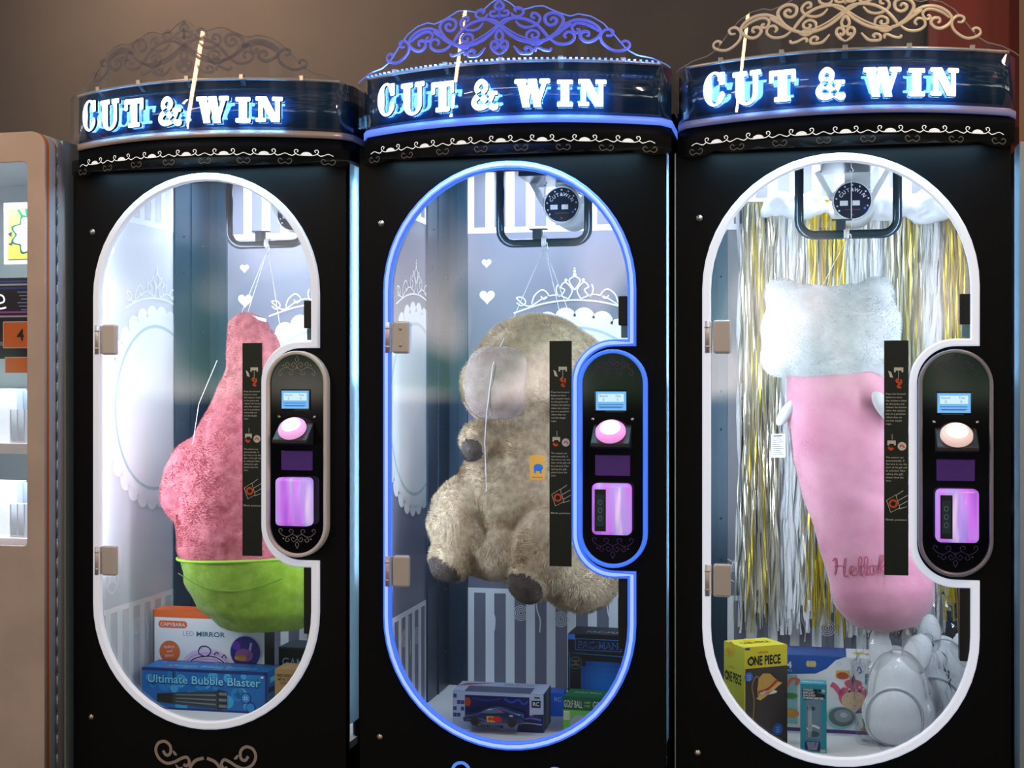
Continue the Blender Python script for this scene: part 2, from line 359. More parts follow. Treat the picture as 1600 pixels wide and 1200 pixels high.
# door outline: half-round ends, notch on the right for the control panel
DCX, DR = -.0125, .3375
def door(d, n=28):
    p = []; r = DR - d
    for k in range(n + 1): a = PI - PI * k / n; p.append((DCX + r * math.cos(a), .244 + r * math.sin(a)))
    q = .092 + d * .85; m = 14; p.append((DCX + r, .004 + q))
    for k in range(m + 1): a = PI / 2 + PI / 2 * k / m; p.append((.269 + q * math.cos(a), .004 + q * math.sin(a)))
    for k in range(m + 1): a = PI + PI / 2 * k / m; p.append((.269 + q * math.cos(a), -.388 + q * math.sin(a)))
    p.append((DCX + r, -.388 - q))
    for k in range(n + 1): a = -PI * k / n; p.append((DCX + r * math.cos(a), -.618 + r * math.sin(a)))
    return p[::-1]
def stadium(cx, z0, z1, r, n=20):
    return [(cx + r * math.cos(PI * k / n), z1 - r + r * math.sin(PI * k / n)) for k in range(n + 1)] + [(cx + r * math.cos(PI + PI * k / n), z0 + r + r * math.sin(PI + PI * k / n)) for k in range(n + 1)]
TEXTA = ['Press the forward', 'button to move', 'the scissors close', 'to the prize and', 'release the button', 'when the scissors', 'are in a position', 'where they can', 'cut the target', 'rope.']
TEXTB = ['The scissors cut', 'automatically. If', 'the wire is cut, the', 'door of the gift will', 'be unlocked. After', 'taking the gift,', 'please close the', 'door.']
def filigree(A, cx, cy, s, m, flip=1, w=.0016):
    for sx in (1, -1):
        T = lambda pts: [(cx + sx * x * s, cy + flip * y * s) for x, y in pts]
        A.stroke(T([(0, 0), (.25, -.12), (.5, .0), (.75, -.05), (.95, -.25), (.9, -.38), (.78, -.33), (.82, -.25)]), w, m)
        A.stroke(T([(.5, .0), (.62, .16), (.5, .25), (.4, .15), (.48, .1)]), w, m)
        A.stroke(T([(.0, .1), (.18, .25), (.3, .12), (.2, .03), (.14, .12)]), w, m)
        A.stroke(T([(.28, -.1), (.2, -.3), (.36, -.36), (.42, -.26), (.34, -.22)]), w, m)
        A.stroke(T([(0, .25), (.09, .36), (.04, .5), (0, .58)]), w, m)
        A.disc(cx + sx * .72 * s, cy + flip * .1 * s, .045 * s, m, n=10)
    A.disc(cx, cy - flip * .0 * s, .06 * s, m, n=12)
def wall_art(A, x0, x1, flipx=1, pale=False):
    """mural: striped frieze, hearts, tiara over a scalloped cloud, striped dado"""
    wm = mwhite; cxm = (x0 + x1) / 2
    A.rect(x0, .489, x1, .507, wm)
    A.rect(x0, -.679, x1, -.663, wm)
    k = -12
    while k < 14:
        xc = cxm + .016 + .0672 * k; k += 1
        a, b = max(x0, xc - .0145), min(x1, xc + .0145)
        if b - a < .004: continue
        A.rect(a, .507, b, .715, wm); A.rect(a, -.975, b, -.679, wm)
    for hx, hz, hr in ((-.264, .392, .017), (-.262, .283, .027), (.30, .392, .017), (.30, .283, .027)): A.heart(cxm + hx * flipx, hz, hr, wm)
    A.up()
    c = cxm + .026 * flipx
    for k in range(30):
        a = 2 * PI * k / 30; A.disc(c + .285 * math.cos(a), -.075 + .285 * math.sin(a), .036, wm, n=16)
    A.up(); A.disc(c, -.075, .29, wm, n=60)
    A.up(); A.stroke([(c + .255 * math.cos(2 * PI * k / 60), -.075 + .255 * math.sin(2 * PI * k / 60)) for k in range(60)], .009, C(.70, .80, .82), smooth=0, closed=True)
    # tiara
    A.stroke([(c - .20, .228), (c - .10, .258), (c, .268), (c + .10, .258), (c + .20, .228)], .005, wm)
    for s in (1, -1):
        T = lambda pts: [(c + s * x, z) for x, z in pts]
        A.stroke(T([(.19, .262), (.175, .252), (.16, .262), (.17, .278), (.19, .276), (.15, .25), (.10, .276), (.06, .285), (.02, .272)]), .004, wm)
        A.stroke(T([(.14, .258), (.13, .285), (.105, .302), (.085, .285), (.10, .272), (.11, .282)]), .004, wm)
        A.stroke(T([(.02, .272), (.008, .30), (.03, .325), (.045, .31), (.032, .30), (.05, .28), (.06, .30), (.055, .318)]), .004, wm)
        A.stroke(T([(0, .30), (.018, .33), (0, .345)]), .004, wm)
        A.disc(c + s * .028, .332, .005, wm, n=10)
    for z, r in ((.349, .006), (.360, .0045), (.369, .003)): A.disc(c, z, r, wm, n=10)
    # line drawings on the dado
    for X, Z in ((cxm - .15, -.74), (cxm + .22, -.74), (cxm - .02, -.755)):
        for r in (.024, .018, .012, .006): A.stroke([(X + r * math.cos(2 * PI * k / 24), Z + r * math.sin(2 * PI * k / 24)) for k in range(24)], .0022, wm, smooth=0, closed=True)
    for X in (cxm - .24, cxm + .14, cxm - .09):
        A.stroke([(X - .012, -.68), (X - .006, -.73), (X + .004, -.76), (X + .002, -.80)], .004, wm)
    for X in (cxm - .30, cxm + .30):
        for t in range(7): A.stroke([(X - .03 + .003 * t, -.60 + .006 * t), (X, -.585 + .006 * t), (X + .03 - .003 * t, -.60 + .006 * t)], .002, wm)
        A.stroke([(X, -.62), (X - .035, -.59), (X - .03, -.55), (X, -.56), (X + .03, -.55), (X + .035, -.59)], .003, wm, closed=True)
def hinge(door_o, z0, z1, screws):
    bm = nb(); box(bm, -.322, -.278, -.016, .004, z0, z1, .006, 3)
    box(bm, -.345, -.326, -.012, .004, z0 + .003, z1 - .003, .002)
    tube(bm, [(-.337, -.012, z0 + .002), (-.337, -.012, z1 - .002)], .0065, 12)
    for z in (z0 + .018, z1 - .018): tube(bm, [(-.337, -.012, z - .002), (-.337, -.012, z + .002)], .0075, 12)
    o = obj('hinge', bm, M('satin_hinge_steel', (.68, .62, .62), .36, .25), door_o)
    if screws:
        for z in (z0 + .021, z1 - .021):
            pass
    return o
def led_light(root, name, loc, rot, sx, sy, col, power, spread=160):
    l = bpy.data.lights.new(name, 'AREA'); l.shape = 'RECTANGLE'; l.size = sx; l.size_y = sy; l.color = col; l.energy = power; l.spread = R(spread)
    o = bpy.data.objects.new(name, l); COL.objects.link(o); o.parent = root
    o.location = Vector(loc) - cur['B']; o.rotation_euler = rot
def machine(m):
    lab = {1: 'black prize machine with pale rim, leftmost, holding the pink and green plush',
           2: 'black prize machine with glowing blue rim, middle one, holding the brown capybara plush',
           3: 'black prize machine with white rim, rightmost, holding the pink bolster plush before tinsel'}[m]
    root = thing('prize_machine', lab, 'arcade machine', m, (0, 0, -H), 'prize machines in a row')
    on = m == 2
    rim = {1: M('pale_rim_silicone', (.80, .82, .88), .35, emit=(.72, .78, .95), es=.40), 2: E('blue_neon_rim', (.045, .17, .95), .75, (.1, .2, .6)), 3: M('white_rim_silicone', (.80, .83, .88), .35, emit=(.72, .80, 1), es=.55)}[m]
    # --- cabinet
    me = shape([[(-.418, -H), (.399, -H), (.399, .60), (-.418, .60)], door(.001)], 0, .022)
    link('front_panel', me, black, root)
    for s in (-1, 1):
        ox = -.012
        bm = nb(); box(bm, ox + s * .398, ox + s * .411, .11, .87, -H, .72); obj('side_panel', bm, black, root)
        bm = nb(); box(bm, ox + s * .403, ox + s * .409, .030, .11, -.93, .60)
        obj('side_window', bm, frost, root)
        bm = nb(); box(bm, ox + s * .400, ox + s * .411, .022, .031, -1.0, .60); obj('corner_profile', bm, alu, root)
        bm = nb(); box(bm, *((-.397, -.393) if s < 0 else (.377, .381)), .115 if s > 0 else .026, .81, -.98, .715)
        obj('inner_wall', bm, mural_glare if (m == 1 and s < 0) else mural, root)
        # mural print on the inner side wall
        if s < 0:
            A = Art((-.393, 0, 0), u=(0, 1, 0) , v=(0, 0, 1)); A.step = .0004
            A.o = Vector((-.3928, .0, 0)); A.n = Vector((1, 0, 0))
            wall_art(A, .12, .81, -1); A.done('mural_print', root)
    bm = nb(); box(bm, -.41, .41, .82, .87, -H, .72); obj('back_panel', bm, black, root)
    bm = nb(); box(bm, -.393, .393, .812, .82, -.98, .715); bw = obj('inner_back_wall', bm, mural, root)
    A = Art((0, .812, 0)); wall_art(A, -.385, .385); A.done('mural_print', root)
    bm = nb(); box(bm, -.393, .393, .023, .812, -1.0, -.98); obj('prize_shelf', bm, white, root)
    bm = nb(); box(bm, -.40, .40, .023, .82, .715, .73); obj('ceiling_panel', bm, M('cabinet_ceiling', (.25, .27, .3), .5), root)
    # navy corner post with rivets
    me = shape([[(-.393, -.98), (-.326, -.98), (-.326, .715), (-.393, .715)]], .800, .8115); bm = nb(); add_me(bm, me)
    box(bm, -.3925, -.386, .55, .812, -.98, .715)
    box(bm, -.362, -.357, .796, .802, -.98, .715); box(bm, -.386, -.382, .66, .665, -.98, .715)
    for z in (.66, .46, .34, .17, -.02, -.14, -.42, -.55, -.66, -.86):
        for (x, y) in ((-.345, .797), (-.380, .735), (-.380, .60)):
            bmesh.ops.create_icosphere(bm, subdivisions=2, radius=.0035, matrix=Matrix.Translation((x, y, z + (.02 if y < .7 else 0))))
    obj('corner_post', bm, steelpost, root)
    bm = nb()
    for x in (.26,):
        box(bm, .33, .377, .80, .8115, -.98, .715); box(bm, .372, .3765, .55, .812, -.98, .715)
    obj('corner_post', bm, steelpost, root)
    # LED bars behind the door frame
    for s in (-1, 1):
        bm = nb(); box(bm, s * .358, s * .370, .026, .034, -.90, .56, .002); obj('led_strip', bm, E('led_white', (.85, .93, 1), 2.0, (.8, .8, .8)), root)
        led_light(root, 'led_strip_light', (s * .362, .045, .04), (R(90), 0, R(s * 30)), .03, 1.15, {1: (.80, .90, 1), 2: (.62, .78, 1), 3: (.80, .91, 1)}[m], LEDW[m] * .40)
    led_light(root, 'cabinet_top_light', (0, .08, .68), (R(38), 0, 0), .66, .08, (.84, .92, 1), LEDW[m] * .8)
    led_light(root, 'cabinet_rear_light', (0, .62, .70), (R(12), 0, 0), .66, .10, (.80, .90, 1), LEDW[m] * .50)
    led_light(root, 'side_window_fill', (.378, .075, .28), (0, R(-90), 0), .55, .03, (.50, .72, .9), .55)  # added lamp, there only to brighten the right-hand side window
    # --- sign
    bm = nb(); plan(bm, .660, .806, 0, .412); fas = obj('fascia', bm, fasc, root)
    bm = nb(); plan(bm, .603, .657, 0, .412); obj('visor', bm, M('visor_black', (.004, .006, .011), .5, spec=.06), fas)
    bm = nb(); plan(bm, .655, .673, .006, .414)
    obj('light_band', bm, {1: M('band_off_warm_spill', (.62, .52, .50), .3, .3), 2: E('band_blue', (.10, .24, 1), .75, (.2, .3, .8)), 3: M('band_off_blue_spill', (.34, .34, .55), .35, emit=(.2, .3, 1), es=.10)}[m], fas)  # whitish strips when off; warm and blue spill put into colour and glow
    bm = nb(); pts = [(x, by(x) - .004, .809) for x in [-.39 + .78 * k / 60 for k in range(61)]]
    tube(bm, pts, .0045, 8)
    for k in range(5): box(bm, -.3 + .15 * k - .006, -.3 + .15 * k + .006, by(-.3 + .15 * k) - .010, by(-.3 + .15 * k) + .004, .806, .820, .001)
    obj('fascia_trim', bm, M('trim_steel', (.75, .72, .70), .3, .6), fas)
    if on:
        bm = nb()
        for k in range(56):
            x = -.385 + .77 * k / 55; box(bm, x - .0028, x + .0028, by(x) - .014, by(x) - .009, .811, .815)
        ls = obj('led_dots', bm, E('blue_led_dot', (.12, .32, 1), 2.2, (.3, .4, .9)), fas)
        for k in range(6):
            x = -.33 + .132 * k
            led_light(root, 'crown_led_light', (x, by(x) - .018, .812), (R(180), 0, 0), .12, .01, (.10, .22, 1), .55)
    # letters stand clear of the fascia
    tot = [('C', -.343, .080, .697), ('U', -.267, .081, .690), ('T', -.180, .077, .687), ('&', -.073, .077, .684), ('W', .041, .071, .686), ('I', .146, .067, .687), ('N', .197, .067, .689)]
    for ch, x, h, zb_ in tot:
        sx = {'C': .072, 'U': .072, 'T': .071, '&': .070, 'W': .070, 'I': .062, 'N': .066}[ch]
        bm = nb()
        for lp in GL[ch]:
            me = shape([[(a * sx + x, b * h + zb_) for a, b in lp]], -.006, .006)
            add_me(bm, bend(me, .028))
        bm.normal_update()
        for f in bm.faces: f.material_index = 0 if f.normal.y < -.55 else (2 if f.normal.y > .55 else 1)
        obj('ampersand' if ch == '&' else 'letter', bm, [E('letter_face', (.78, .94, 1), 2.6, (.8, .8, .8)), M('letter_side', (.005, .01, .03), .4), E('letter_back', (.20, .55, 1), 26, (.5, .6, .8))], fas)
    # clear crown
    bm = nb(); n = 140; F_ = []; off = .020
    for k in range(n + 1):
        x = -.414 + .828 * k / n; zt = crown_top(x); zs = [.676 + (zt - .676) * j / 6 for j in range(7)]
        F_.append(([bm.verts.new((x, by(x) - off, z)) for z in zs], [bm.verts.new((x, by(x) - off + .004, z)) for z in zs]))
    for (a, b), (c, d) in zip(F_, F_[1:]):
        for j in range(6):
            bm.faces.new((a[j], c[j], c[j + 1], a[j + 1])).smooth = True; bm.faces.new((b[j + 1], d[j + 1], d[j], b[j])).smooth = True
    cr = obj('crown_sheet', bm, clear, fas)
    bm = nb(); tube(bm, [(-.414 + .828 * k / n, by(-.414 + .828 * k / n) - off + .002, crown_top(-.414 + .828 * k / n)) for k in range(n + 1)], .0016, 6)
    obj('crown_edge', bm, {1: M('edge_dim', (.35, .33, .34), .3, alpha=.55), 2: E('edge_blue', (.12, .25, 1), .5, (.2, .3, .8)), 3: M('edge_clear', (.5, .48, .5), .3, alpha=.6)}[m], fas)
    bm = nb()
    for st in SCR:
        for s in (1, -1):
            P = catmull([(x * s, 0, z) for x, z in st], 6)
            P = [Vector((p.x, by(p.x) - off - .002, p.z)) for p in P]
            big = .0044 if st is SCR[0] or st is SCR[1] or st is SCR[3] else (.0026 if st is SCR[2] else .0038)
            tube(bm, P, lambda t, big=big: big * (.55 + .45 * min(1, 8 * t, 6 * (1 - t) + .3)), 8, flat=.35)
    obj('crown_scrollwork', bm, {1: M('scroll_unlit', (.16, .17, .26), .3, alpha=.4), 2: M('scroll_edge_lit', (.16, .16, .30), .4, emit=(.02, .07, .8), es=.6), 3: M('scroll_frosted', (.86, .78, .68), .28, spec=.8)}[m], fas)
    # scalloped clear skirt with white lace print
    bm = nb(); n = 240; T_ = []
    for k in range(n + 1):
        x = -.415 + .83 * k / n; zb = .590 - .012 * abs(math.sin(PI * (x + .415) / .104)) ** .7
        T_.append((bm.verts.new((x, by(x) - .010, zb)), bm.verts.new((x, by(x) - .010, .628))))
    for (a, b), (c, d) in zip(T_, T_[1:]): bm.faces.new((a, c, d, b)).smooth = True
    obj('lace_skirt', bm, M('smoked_skirt', (.004, .005, .007), .4, spec=.08, alpha=.7), fas)
    A = Art((0, 0, 0), fn=lambda q, x, y, l: Vector((x, by(x) - .0105 - l, y)))
    lw = M('lace_white_lit', (.85, .87, .9), .5, emit=(.85, .95, 1), es=.55); ld = M('lace_dim', (.16, .17, .18), .5)  # emission stands in for the light the white print catches
    for k in range(8):
        c = -.415 + .104 * (k + .5) - .052
        if k: 
            A.disc(c, .606, .014, lw, ry=.010, n=12, a0=0, a1=180)
            for s in (1, -1):
                A.stroke([(c + s * a, b) for a, b in ((.014, .607), (.022, .609), (.029, .616), (.026, .622), (.020, .620), (.022, .615))], .0019, lw)
                A.stroke([(c + s * a, b) for a, b in ((.026, .611), (.034, .606), (.040, .608))], .0021, lw)
        d = c + .052
        A.stroke([(d - .012, .607), (d, .612), (d + .012, .607)], .0017, lw)
        for s in (1, -1):
            A.stroke([(d + s * a, b) for a, b in ((.0, .588), (.010, .584), (.017, .592), (.012, .598), (.006, .594))], .002, ld)
    A.done('lace_print', fas)
    led_light(root, 'under_visor_light', (0, -.035, .600), (0, 0, 0), .66, .02, (.45, .8, 1), 1.6, 150)
    # --- door
    rm = shape([door(0), door(.0215)], -.014, .006, .004); dr = link('door', rm, rim, root)
    if on:
        c_ = door(.010); bm = nb(); tube(bm, [(a, -.0125, b) for a, b in c_], .0055, 8, closed=True, flat=.6); obj('rim_glow', bm, E('blue_neon_core', (.30, .46, 1), 1.0, (.3, .4, .9)), dr)
    gp = shape([door(.018)], .002, .0045); link('glass_pane', gp, doorglass, dr)
    hinge(dr, .080, .166, m == 2); hinge(dr, -.540, -.456, m == 2)
    for z in ((.101, .145) if m == 2 else ()):
        bm = nb(); lathe(bm, [(.0, -.0175), (.0035, -.0175), (.0042, -.0165), (.0042, -.0155)], -.300, 0, 'y', 16, c3=z)
        obj('hinge_screw', bm, M('dull_screw', (.30, .29, .24), .4, .8), dr)
    for lz0, lz1 in ((.150, .225), (-.68, -.500)):
        bm = nb(); box(bm, .279, .306, -.004, .03, lz0, lz1, .002); obj('door_lock', bm, M('lock_black', (.006, .006, .007), .5), dr)
    bm = nb(); box(bm, .285, .304, .004, .03, .118, .149, .001)
    obj('lock_catch', bm, M('catch_steel', (.10, .16, .22), .3, .5), dr)
    # instruction sticker
    A = Art((.099, -.0012, 0)); bm0 = A
    A.rect(0, -.473, .0585, .111, C(.085, .10, .075, .35)); A.up(); w = C(.86, .86, .84); og = C(.86, .34, .16)
    A.rect(.024, .036, .046, .044, w); A.rect(.024, .032, .028, .037, w); A.rect(.042, .032, .046, .037, w); A.rect(.0345, .012, .0355, .036, w)
    A.poly([(.010, .036), (.017, .032), (.022, .018), (.014, .020)], w); A.stroke([(.034, .016), (.030, .010), (.037, .004), (.033, -.004), (.041, -.006)], .0055, og)
    A.stroke([(.040, .014), (.041, .006), (.036, .0)], .005, og)
    for i, t in enumerate(TEXTA): A.text(t, .0045, -.024 - i * .0083, .0045, w, w=min(.050, len(t) * .00275))
    A.rect(.019, -.136, .020, -.122, w); A.rect(.008, -.146, .028, -.138, w); A.rect(.008, -.150, .012, -.146, w); A.rect(.024, -.150, .028, -.146, w)
    A.stroke([(.010, -.154), (.016, -.160), (.022, -.156)], .006, og); A.disc(.043, -.152, .0105, w, n=20); A.up(); A.stroke([(.038, -.154), (.043, -.149), (.049, -.156)], .003, og)
    for i, t in enumerate(TEXTB): A.text(t, .0045, -.182 - i * .0083, .0045, w, w=min(.050, len(t) * .00262))
    A.stroke([(.006, -.287), (.028, -.273), (.038, -.305), (.016, -.317)], .0016, w, smooth=0, closed=True); A.disc(.022, -.295, .011, og, n=18)
    A.up(); A.disc(.022, -.295, .006, C(.10, .10, .08), n=14)
    for a, b in (((.028, -.275), (.046, -.262)), ((.034, -.287), (.056, -.274)), ((.037, -.299), (.056, -.288)), ((.036, -.308), (.054, -.302))): A.stroke([a, b], .0014, w, smooth=0)
    A.text('Blade position', .0045, -.337, .0046, w, w=.050)
    A.done('instruction_sticker', dr)
    # --- control panel
    cx = .267
    face = shape([stadium(cx, -.466, .084, .083)], -.020, .004, .004); cp = link('control_panel', face, gloss, root)
    ring = shape([stadium(cx, -.470, .088, .088), stadium(cx, -.460, .078, .078)], -.030, 0, .003)
    link('border_ring', ring, {1: M('ring_pale', (.72, .68, .66), .35, emit=(1, .9, .9), es=.04), 2: E('ring_blue', (.035, .17, .90), .85, (.1, .2, .6)), 3: M('ring_steel', (.30, .30, .38), .3, .3)}[m], cp)
    A = Art((0, -.0205, 0)); fm = {1: C(.62, .60, .58), 2: C(.35, .18, .50), 3: C(.30, .25, .42)}[m]
    filigree(A, cx, .043, .055, fm, 1)
    A.done('filigree_print', cp); A = Art((0, -.0205, 0)); filigree(A, cx, -.415, .055, fm, -1); A.done('filigree_print', cp)
    bm = nb(); box(bm, .220, .306, -.024, -.018, -.073, -.016, .002); dp = obj('display', bm, gloss, cp)
    A = Art((.224, -.0242, -.068)); A.rect(0, 0, .078, .048, E('lcd_blue', (.16, .50, .95), .75)); A.up(); lt = E('lcd_light', (.60, .85, 1), .8)
    A.rect(.006, .022, .072, .042, lt); A.up(); dk = E('lcd_ink', (.05, .2, .6), .5)
    A.text('Record', .010, .034, .006, dk, w=.020); A.text('Time', .050, .034, .006, dk, w=.014); A.text('0', .018, .0245, .006, dk); A.text('0', .054, .0245, .006, dk)
    for j in range(2): A.rect(.006, .014 - j * .006, .070, .0155 - j * .006, C(.3, .5, .9))
    A.rect(.010, .006, .066, .0075, C(.3, .5, .9)); A.done('lcd_screen', cp)
    for x in (.216, .318):
        bm = nb(); lathe(bm, [(0, -.0255), (.0035, -.025), (.0045, -.0225), (.0045, -.020)], x, 0, 'y', 16, c3=-.090); obj('panel_screw', bm, chrome, cp)
    # tilted shelf with domed push button
    bm = nb(); v = [(.218, -.022, -.104), (.316, -.022, -.104), (.316, -.075, -.150), (.218, -.075, -.150), (.218, -.022, -.168), (.316, -.022, -.168), (.316, -.075, -.160), (.218, -.075, -.160)]
    V = [bm.verts.new(p) for p in v]
    for q in ((3, 2, 1, 0), (4, 5, 6, 7), (2, 3, 7, 6), (0, 1, 5, 4), (1, 2, 6, 5), (3, 0, 4, 7)): bm.faces.new([V[i] for i in q])
    bmesh.ops.bevel(bm, geom=bm.edges[:], offset=.0015, segments=1, affect='EDGES')
    obj('button_shelf', bm, M('shelf_satin', (.02, .02, .024), .4), cp)
    nrm = Vector((0, -.653, .757)).normalized(); ctr = Vector((.266, -.047, -.127))
    bm = nb(); lathe(bm, [(0, 0), (.036, 0), (.0385, .004), (.038, .012), (.034, .018), (.026, .0215)], 0, 0, 'z', 40)
    lathe(bm, [(.026, .0215), (.025, .024), (.018, .0275), (.008, .029), (0.0001, .0293)], 0, 0, 'z', 40, mi=1)
    bm.transform(Matrix.Translation(ctr) @ nrm.to_track_quat('Z', 'Y').to_matrix().to_4x4())
    obj('push_button', bm, [{1: E('btn_pink', (.95, .45, .85), .75), 2: E('btn_magenta', (.95, .35, .85), .8), 3: E('btn_cream', (1, .72, .66), .62)}[m], E('btn_core', (1, .93, 1), 1.5)], cp)
    bm = nb(); box(bm, .222, .312, -.0245, -.018, -.235, -.182, .002)
    obj('coin_recess', bm, M('recess_reader_glow', (.03, .01, .06), .3, emit=(.16, .02, .42), es=.16), cp)  # purple light from the card reader put into the plate as emission
    # glowing card reader
    bm = nb(); box(bm, .218, .318, -.062, -.020, -.383, -.253, .012, 3)
    rdr = obj('card_reader', bm, reader_mat(m), cp, smooth=True)
    bm = nb(); tube(bm, [(.284, -.060, -.262), (.284, -.060, -.374)], .010, 12, flat=.8); obj('reader_slot_cover', bm, reader_mat(m), cp)
    if m != 1:
        A = Art((.229, -.0625, -.370)); A.rect(-.002, -.003, .0265, .103, ink); A.up(); A.rect(.002, .010, .0225, .090, C(.16, .26, .34)); A.up()
        for j in range(3): A.stroke([(.012 + .005 * math.cos(q), .030 + j * .02 + .006 * math.sin(q)) for q in (0, 1.2, 2.4, 3.6, 4.8, 6)], .001, C(.6, .7, .75), smooth=3)
        A.done('reader_screen', cp)
    # --- panel screws and painted scrollwork
    for x, z in ((-.358, .428), (-.362, -.943)):
        bm = nb(); lathe(bm, [(0, -.006), (.004, -.006), (.0045, -.004), (.0075, -.0035), (.0085, 0)], x, 0, 'y', 20, c3=z)
        box(bm, x - .0006, x + .0006, -.0068, -.005, z - .003, z + .003)
        obj('cam_lock', bm, M('lock_brass', (.55, .50, .42), .3, .9), root)
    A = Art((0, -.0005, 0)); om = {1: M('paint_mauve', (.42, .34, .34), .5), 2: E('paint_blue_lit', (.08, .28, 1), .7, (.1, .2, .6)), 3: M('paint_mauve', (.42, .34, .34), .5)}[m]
    for s in (1, -1):
        T = lambda pts: [(-.012 + s * x, z) for x, z in pts]
        A.stroke(T([(.128, -1.024), (.118, -1.036), (.106, -1.030), (.106, -1.010), (.122, -.998), (.142, -1.004), (.150, -1.024), (.140, -1.046), (.118, -1.058), (.095, -1.054), (.072, -1.042), (.056, -1.038), (.048, -1.050), (.056, -1.062), (.066, -1.058)]), .0085, om, taper=False)
        A.stroke(T([(.098, -1.022), (.092, -1.030), (.086, -1.034)]), .008, om, taper=True)
        A.stroke(T([(.090, -1.060), (.080, -1.070), (.068, -1.066)]), .007, om, taper=True)
        A.stroke(T([(.005, -1.037), (.030, -1.046), (.046, -1.068), (.046, -1.098), (.030, -1.118), (.010, -1.110), (.008, -1.085), (.022, -1.076)]), .009, om)
    A.done('painted_scroll', root)
    # --- scissor carriage
    bx, byy, zb, hw = {1: (-.006, .40, .425, .122), 2: (.006, .40, .409, .130), 3: (.022, .27, .407, .129)}[m]
    bm = nb(); box(bm, bx - .07, bx + .075, byy - .03, byy + .20, .600, .622, .002); car = obj('scissor_carriage', bm, M('carriage_navy', (.03, .05, .09), .3, .6), root)
    bm = nb(); r = .04
    P = [(bx - hw, byy, .71), (bx - hw, byy, zb + r)] + [(bx - hw + r - r * math.cos(a), byy, zb + r - r * math.sin(a)) for a in (PI / 10 * k for k in range(1, 5))] + [(bx - hw + r, byy, zb), (bx + hw - r, byy, zb)] + [(bx + hw - r + r * math.sin(a), byy, zb + r - r * math.cos(a)) for a in (PI / 10 * k for k in range(1, 5))] + [(bx + hw, byy, zb + r), (bx + hw, byy, .71)]
    tube(bm, P, .0125, 14)
    obj('hanger_bar', bm, M('bar_steel', (.05, .08, .12), .18, .7), car)
    bm = nb(); box(bm, bx - .032, bx - .006, byy - .012, byy + .012, zb + .010, zb + .040, .002); box(bm, bx - .042, bx + .010, byy - .012, byy + .012, zb + .038, zb + .041)
    obj('cord_clamp', bm, M('clamp_black', (.02, .03, .05), .4), car)
    dx, dy, dz = (.040, {1: .50, 2: .50, 3: .42}[m], {1: .53, 2: .532, 3: .518}[m])
    bm = nb(); tube(bm, [(dx + .012, dy + .16, dz - .006), (dx, dy + .004, dz)], .057, 36); box(bm, dx - .02, dx + .05, dy + .02, dy + .14, dz + .04, .602)
    for s in (-1, 1): box(bm, dx + s * .075 - .008, dx + s * .075 + .008, dy + .01, dy + .03, dz, .61, rot=Matrix.Rotation(s * .5, 3, 'Y'))
    obj('scissor_motor', bm, M('motor_white', (.55, .58, .62), .35), car)
    A = Art((dx, dy + .0005, dz)); A.disc(0, 0, .054, C(.85, .87, .9), n=40); A.up(); A.disc(0, 0, .051, C(.08, .12, .22, .3), n=40); A.up()
    w = C(.88, .9, .93)
    for i, c in enumerate('CUT&WIN'):
        a = R(150 - i * 20); A.text(c, .031 * math.cos(a), .028 * math.sin(a) - .002, .010, w, rot=a - PI / 2, align='c', bold=.02)
    for i in range(9): a = R(200 - i * 27.5); A.disc(.044 * math.cos(a), .044 * math.sin(a), .0025, w, n=8)
    A.rect(-.034, -.014, -.012, .0, w); A.rect(.0, -.014, .020, .0, w); A.rect(-.020, -.026, .022, -.0245, C(.55, .35, .45)); A.disc(.0, -.040, .0025, C(.8, .3, .3), n=8)
    A.disc(-.036, -.028, .003, w, n=8); A.disc(.034, -.022, .0035, C(.3, .4, .9), n=8)
    A.done('motor_plate', car)
    bm = nb(); hx = bx - .001 if m != 3 else bx + .01
    tube(bm, catmull([(hx, byy + .02, .605), (hx, byy + .02, .592), (hx + .005, byy + .02, .585), (hx, byy + .02, .578), (hx - .004, byy + .02, .583)], 5), .0016, 6)
    tube(bm, [(hx, byy + .02, .578), (hx - .001, byy, zb + .01)], .0011, 6, mi=1)
    obj('hook', bm, [chrome, cordm], car)
    return root
def reader_mat(m):
    n = 'reader_glow_%d' % m
    if n in MATS: return MATS[n]
    mt = M(n, (.45, .25, .6), .3); t = mt.node_tree; b = t.nodes['Principled BSDF']
    c = t.nodes.new('ShaderNodeTexCoord'); s = t.nodes.new('ShaderNodeMapping'); s.inputs['Scale'].default_value = (26, 4, 3.2); s.inputs['Location'].default_value = (m * .7, 0, 0)
    w = t.nodes.new('ShaderNodeTexNoise'); w.inputs['Scale'].default_value = 1; w.inputs['Detail'].default_value = 2
    r = t.nodes.new('ShaderNodeValToRGB'); e = r.color_ramp.elements; e[0].position = .3; e[0].color = (.16, .03, .55, 1); e[1].position = .72; e[1].color = (1, .75, .85, 1)
    q = e.new(.45); q.color = (.55, .10, .80, 1); q = e.new(.58); q.color = (.35, .28, .75, 1)
    t.links.new(c.outputs['Object'], s.inputs[0]); t.links.new(s.outputs[0], w.inputs['Vector']); t.links.new(w.outputs['Fac'], r.inputs[0])
    t.links.new(r.outputs[0], b.inputs['Emission Color']); b.inputs['Emission Strength'].default_value = .85
    return mt
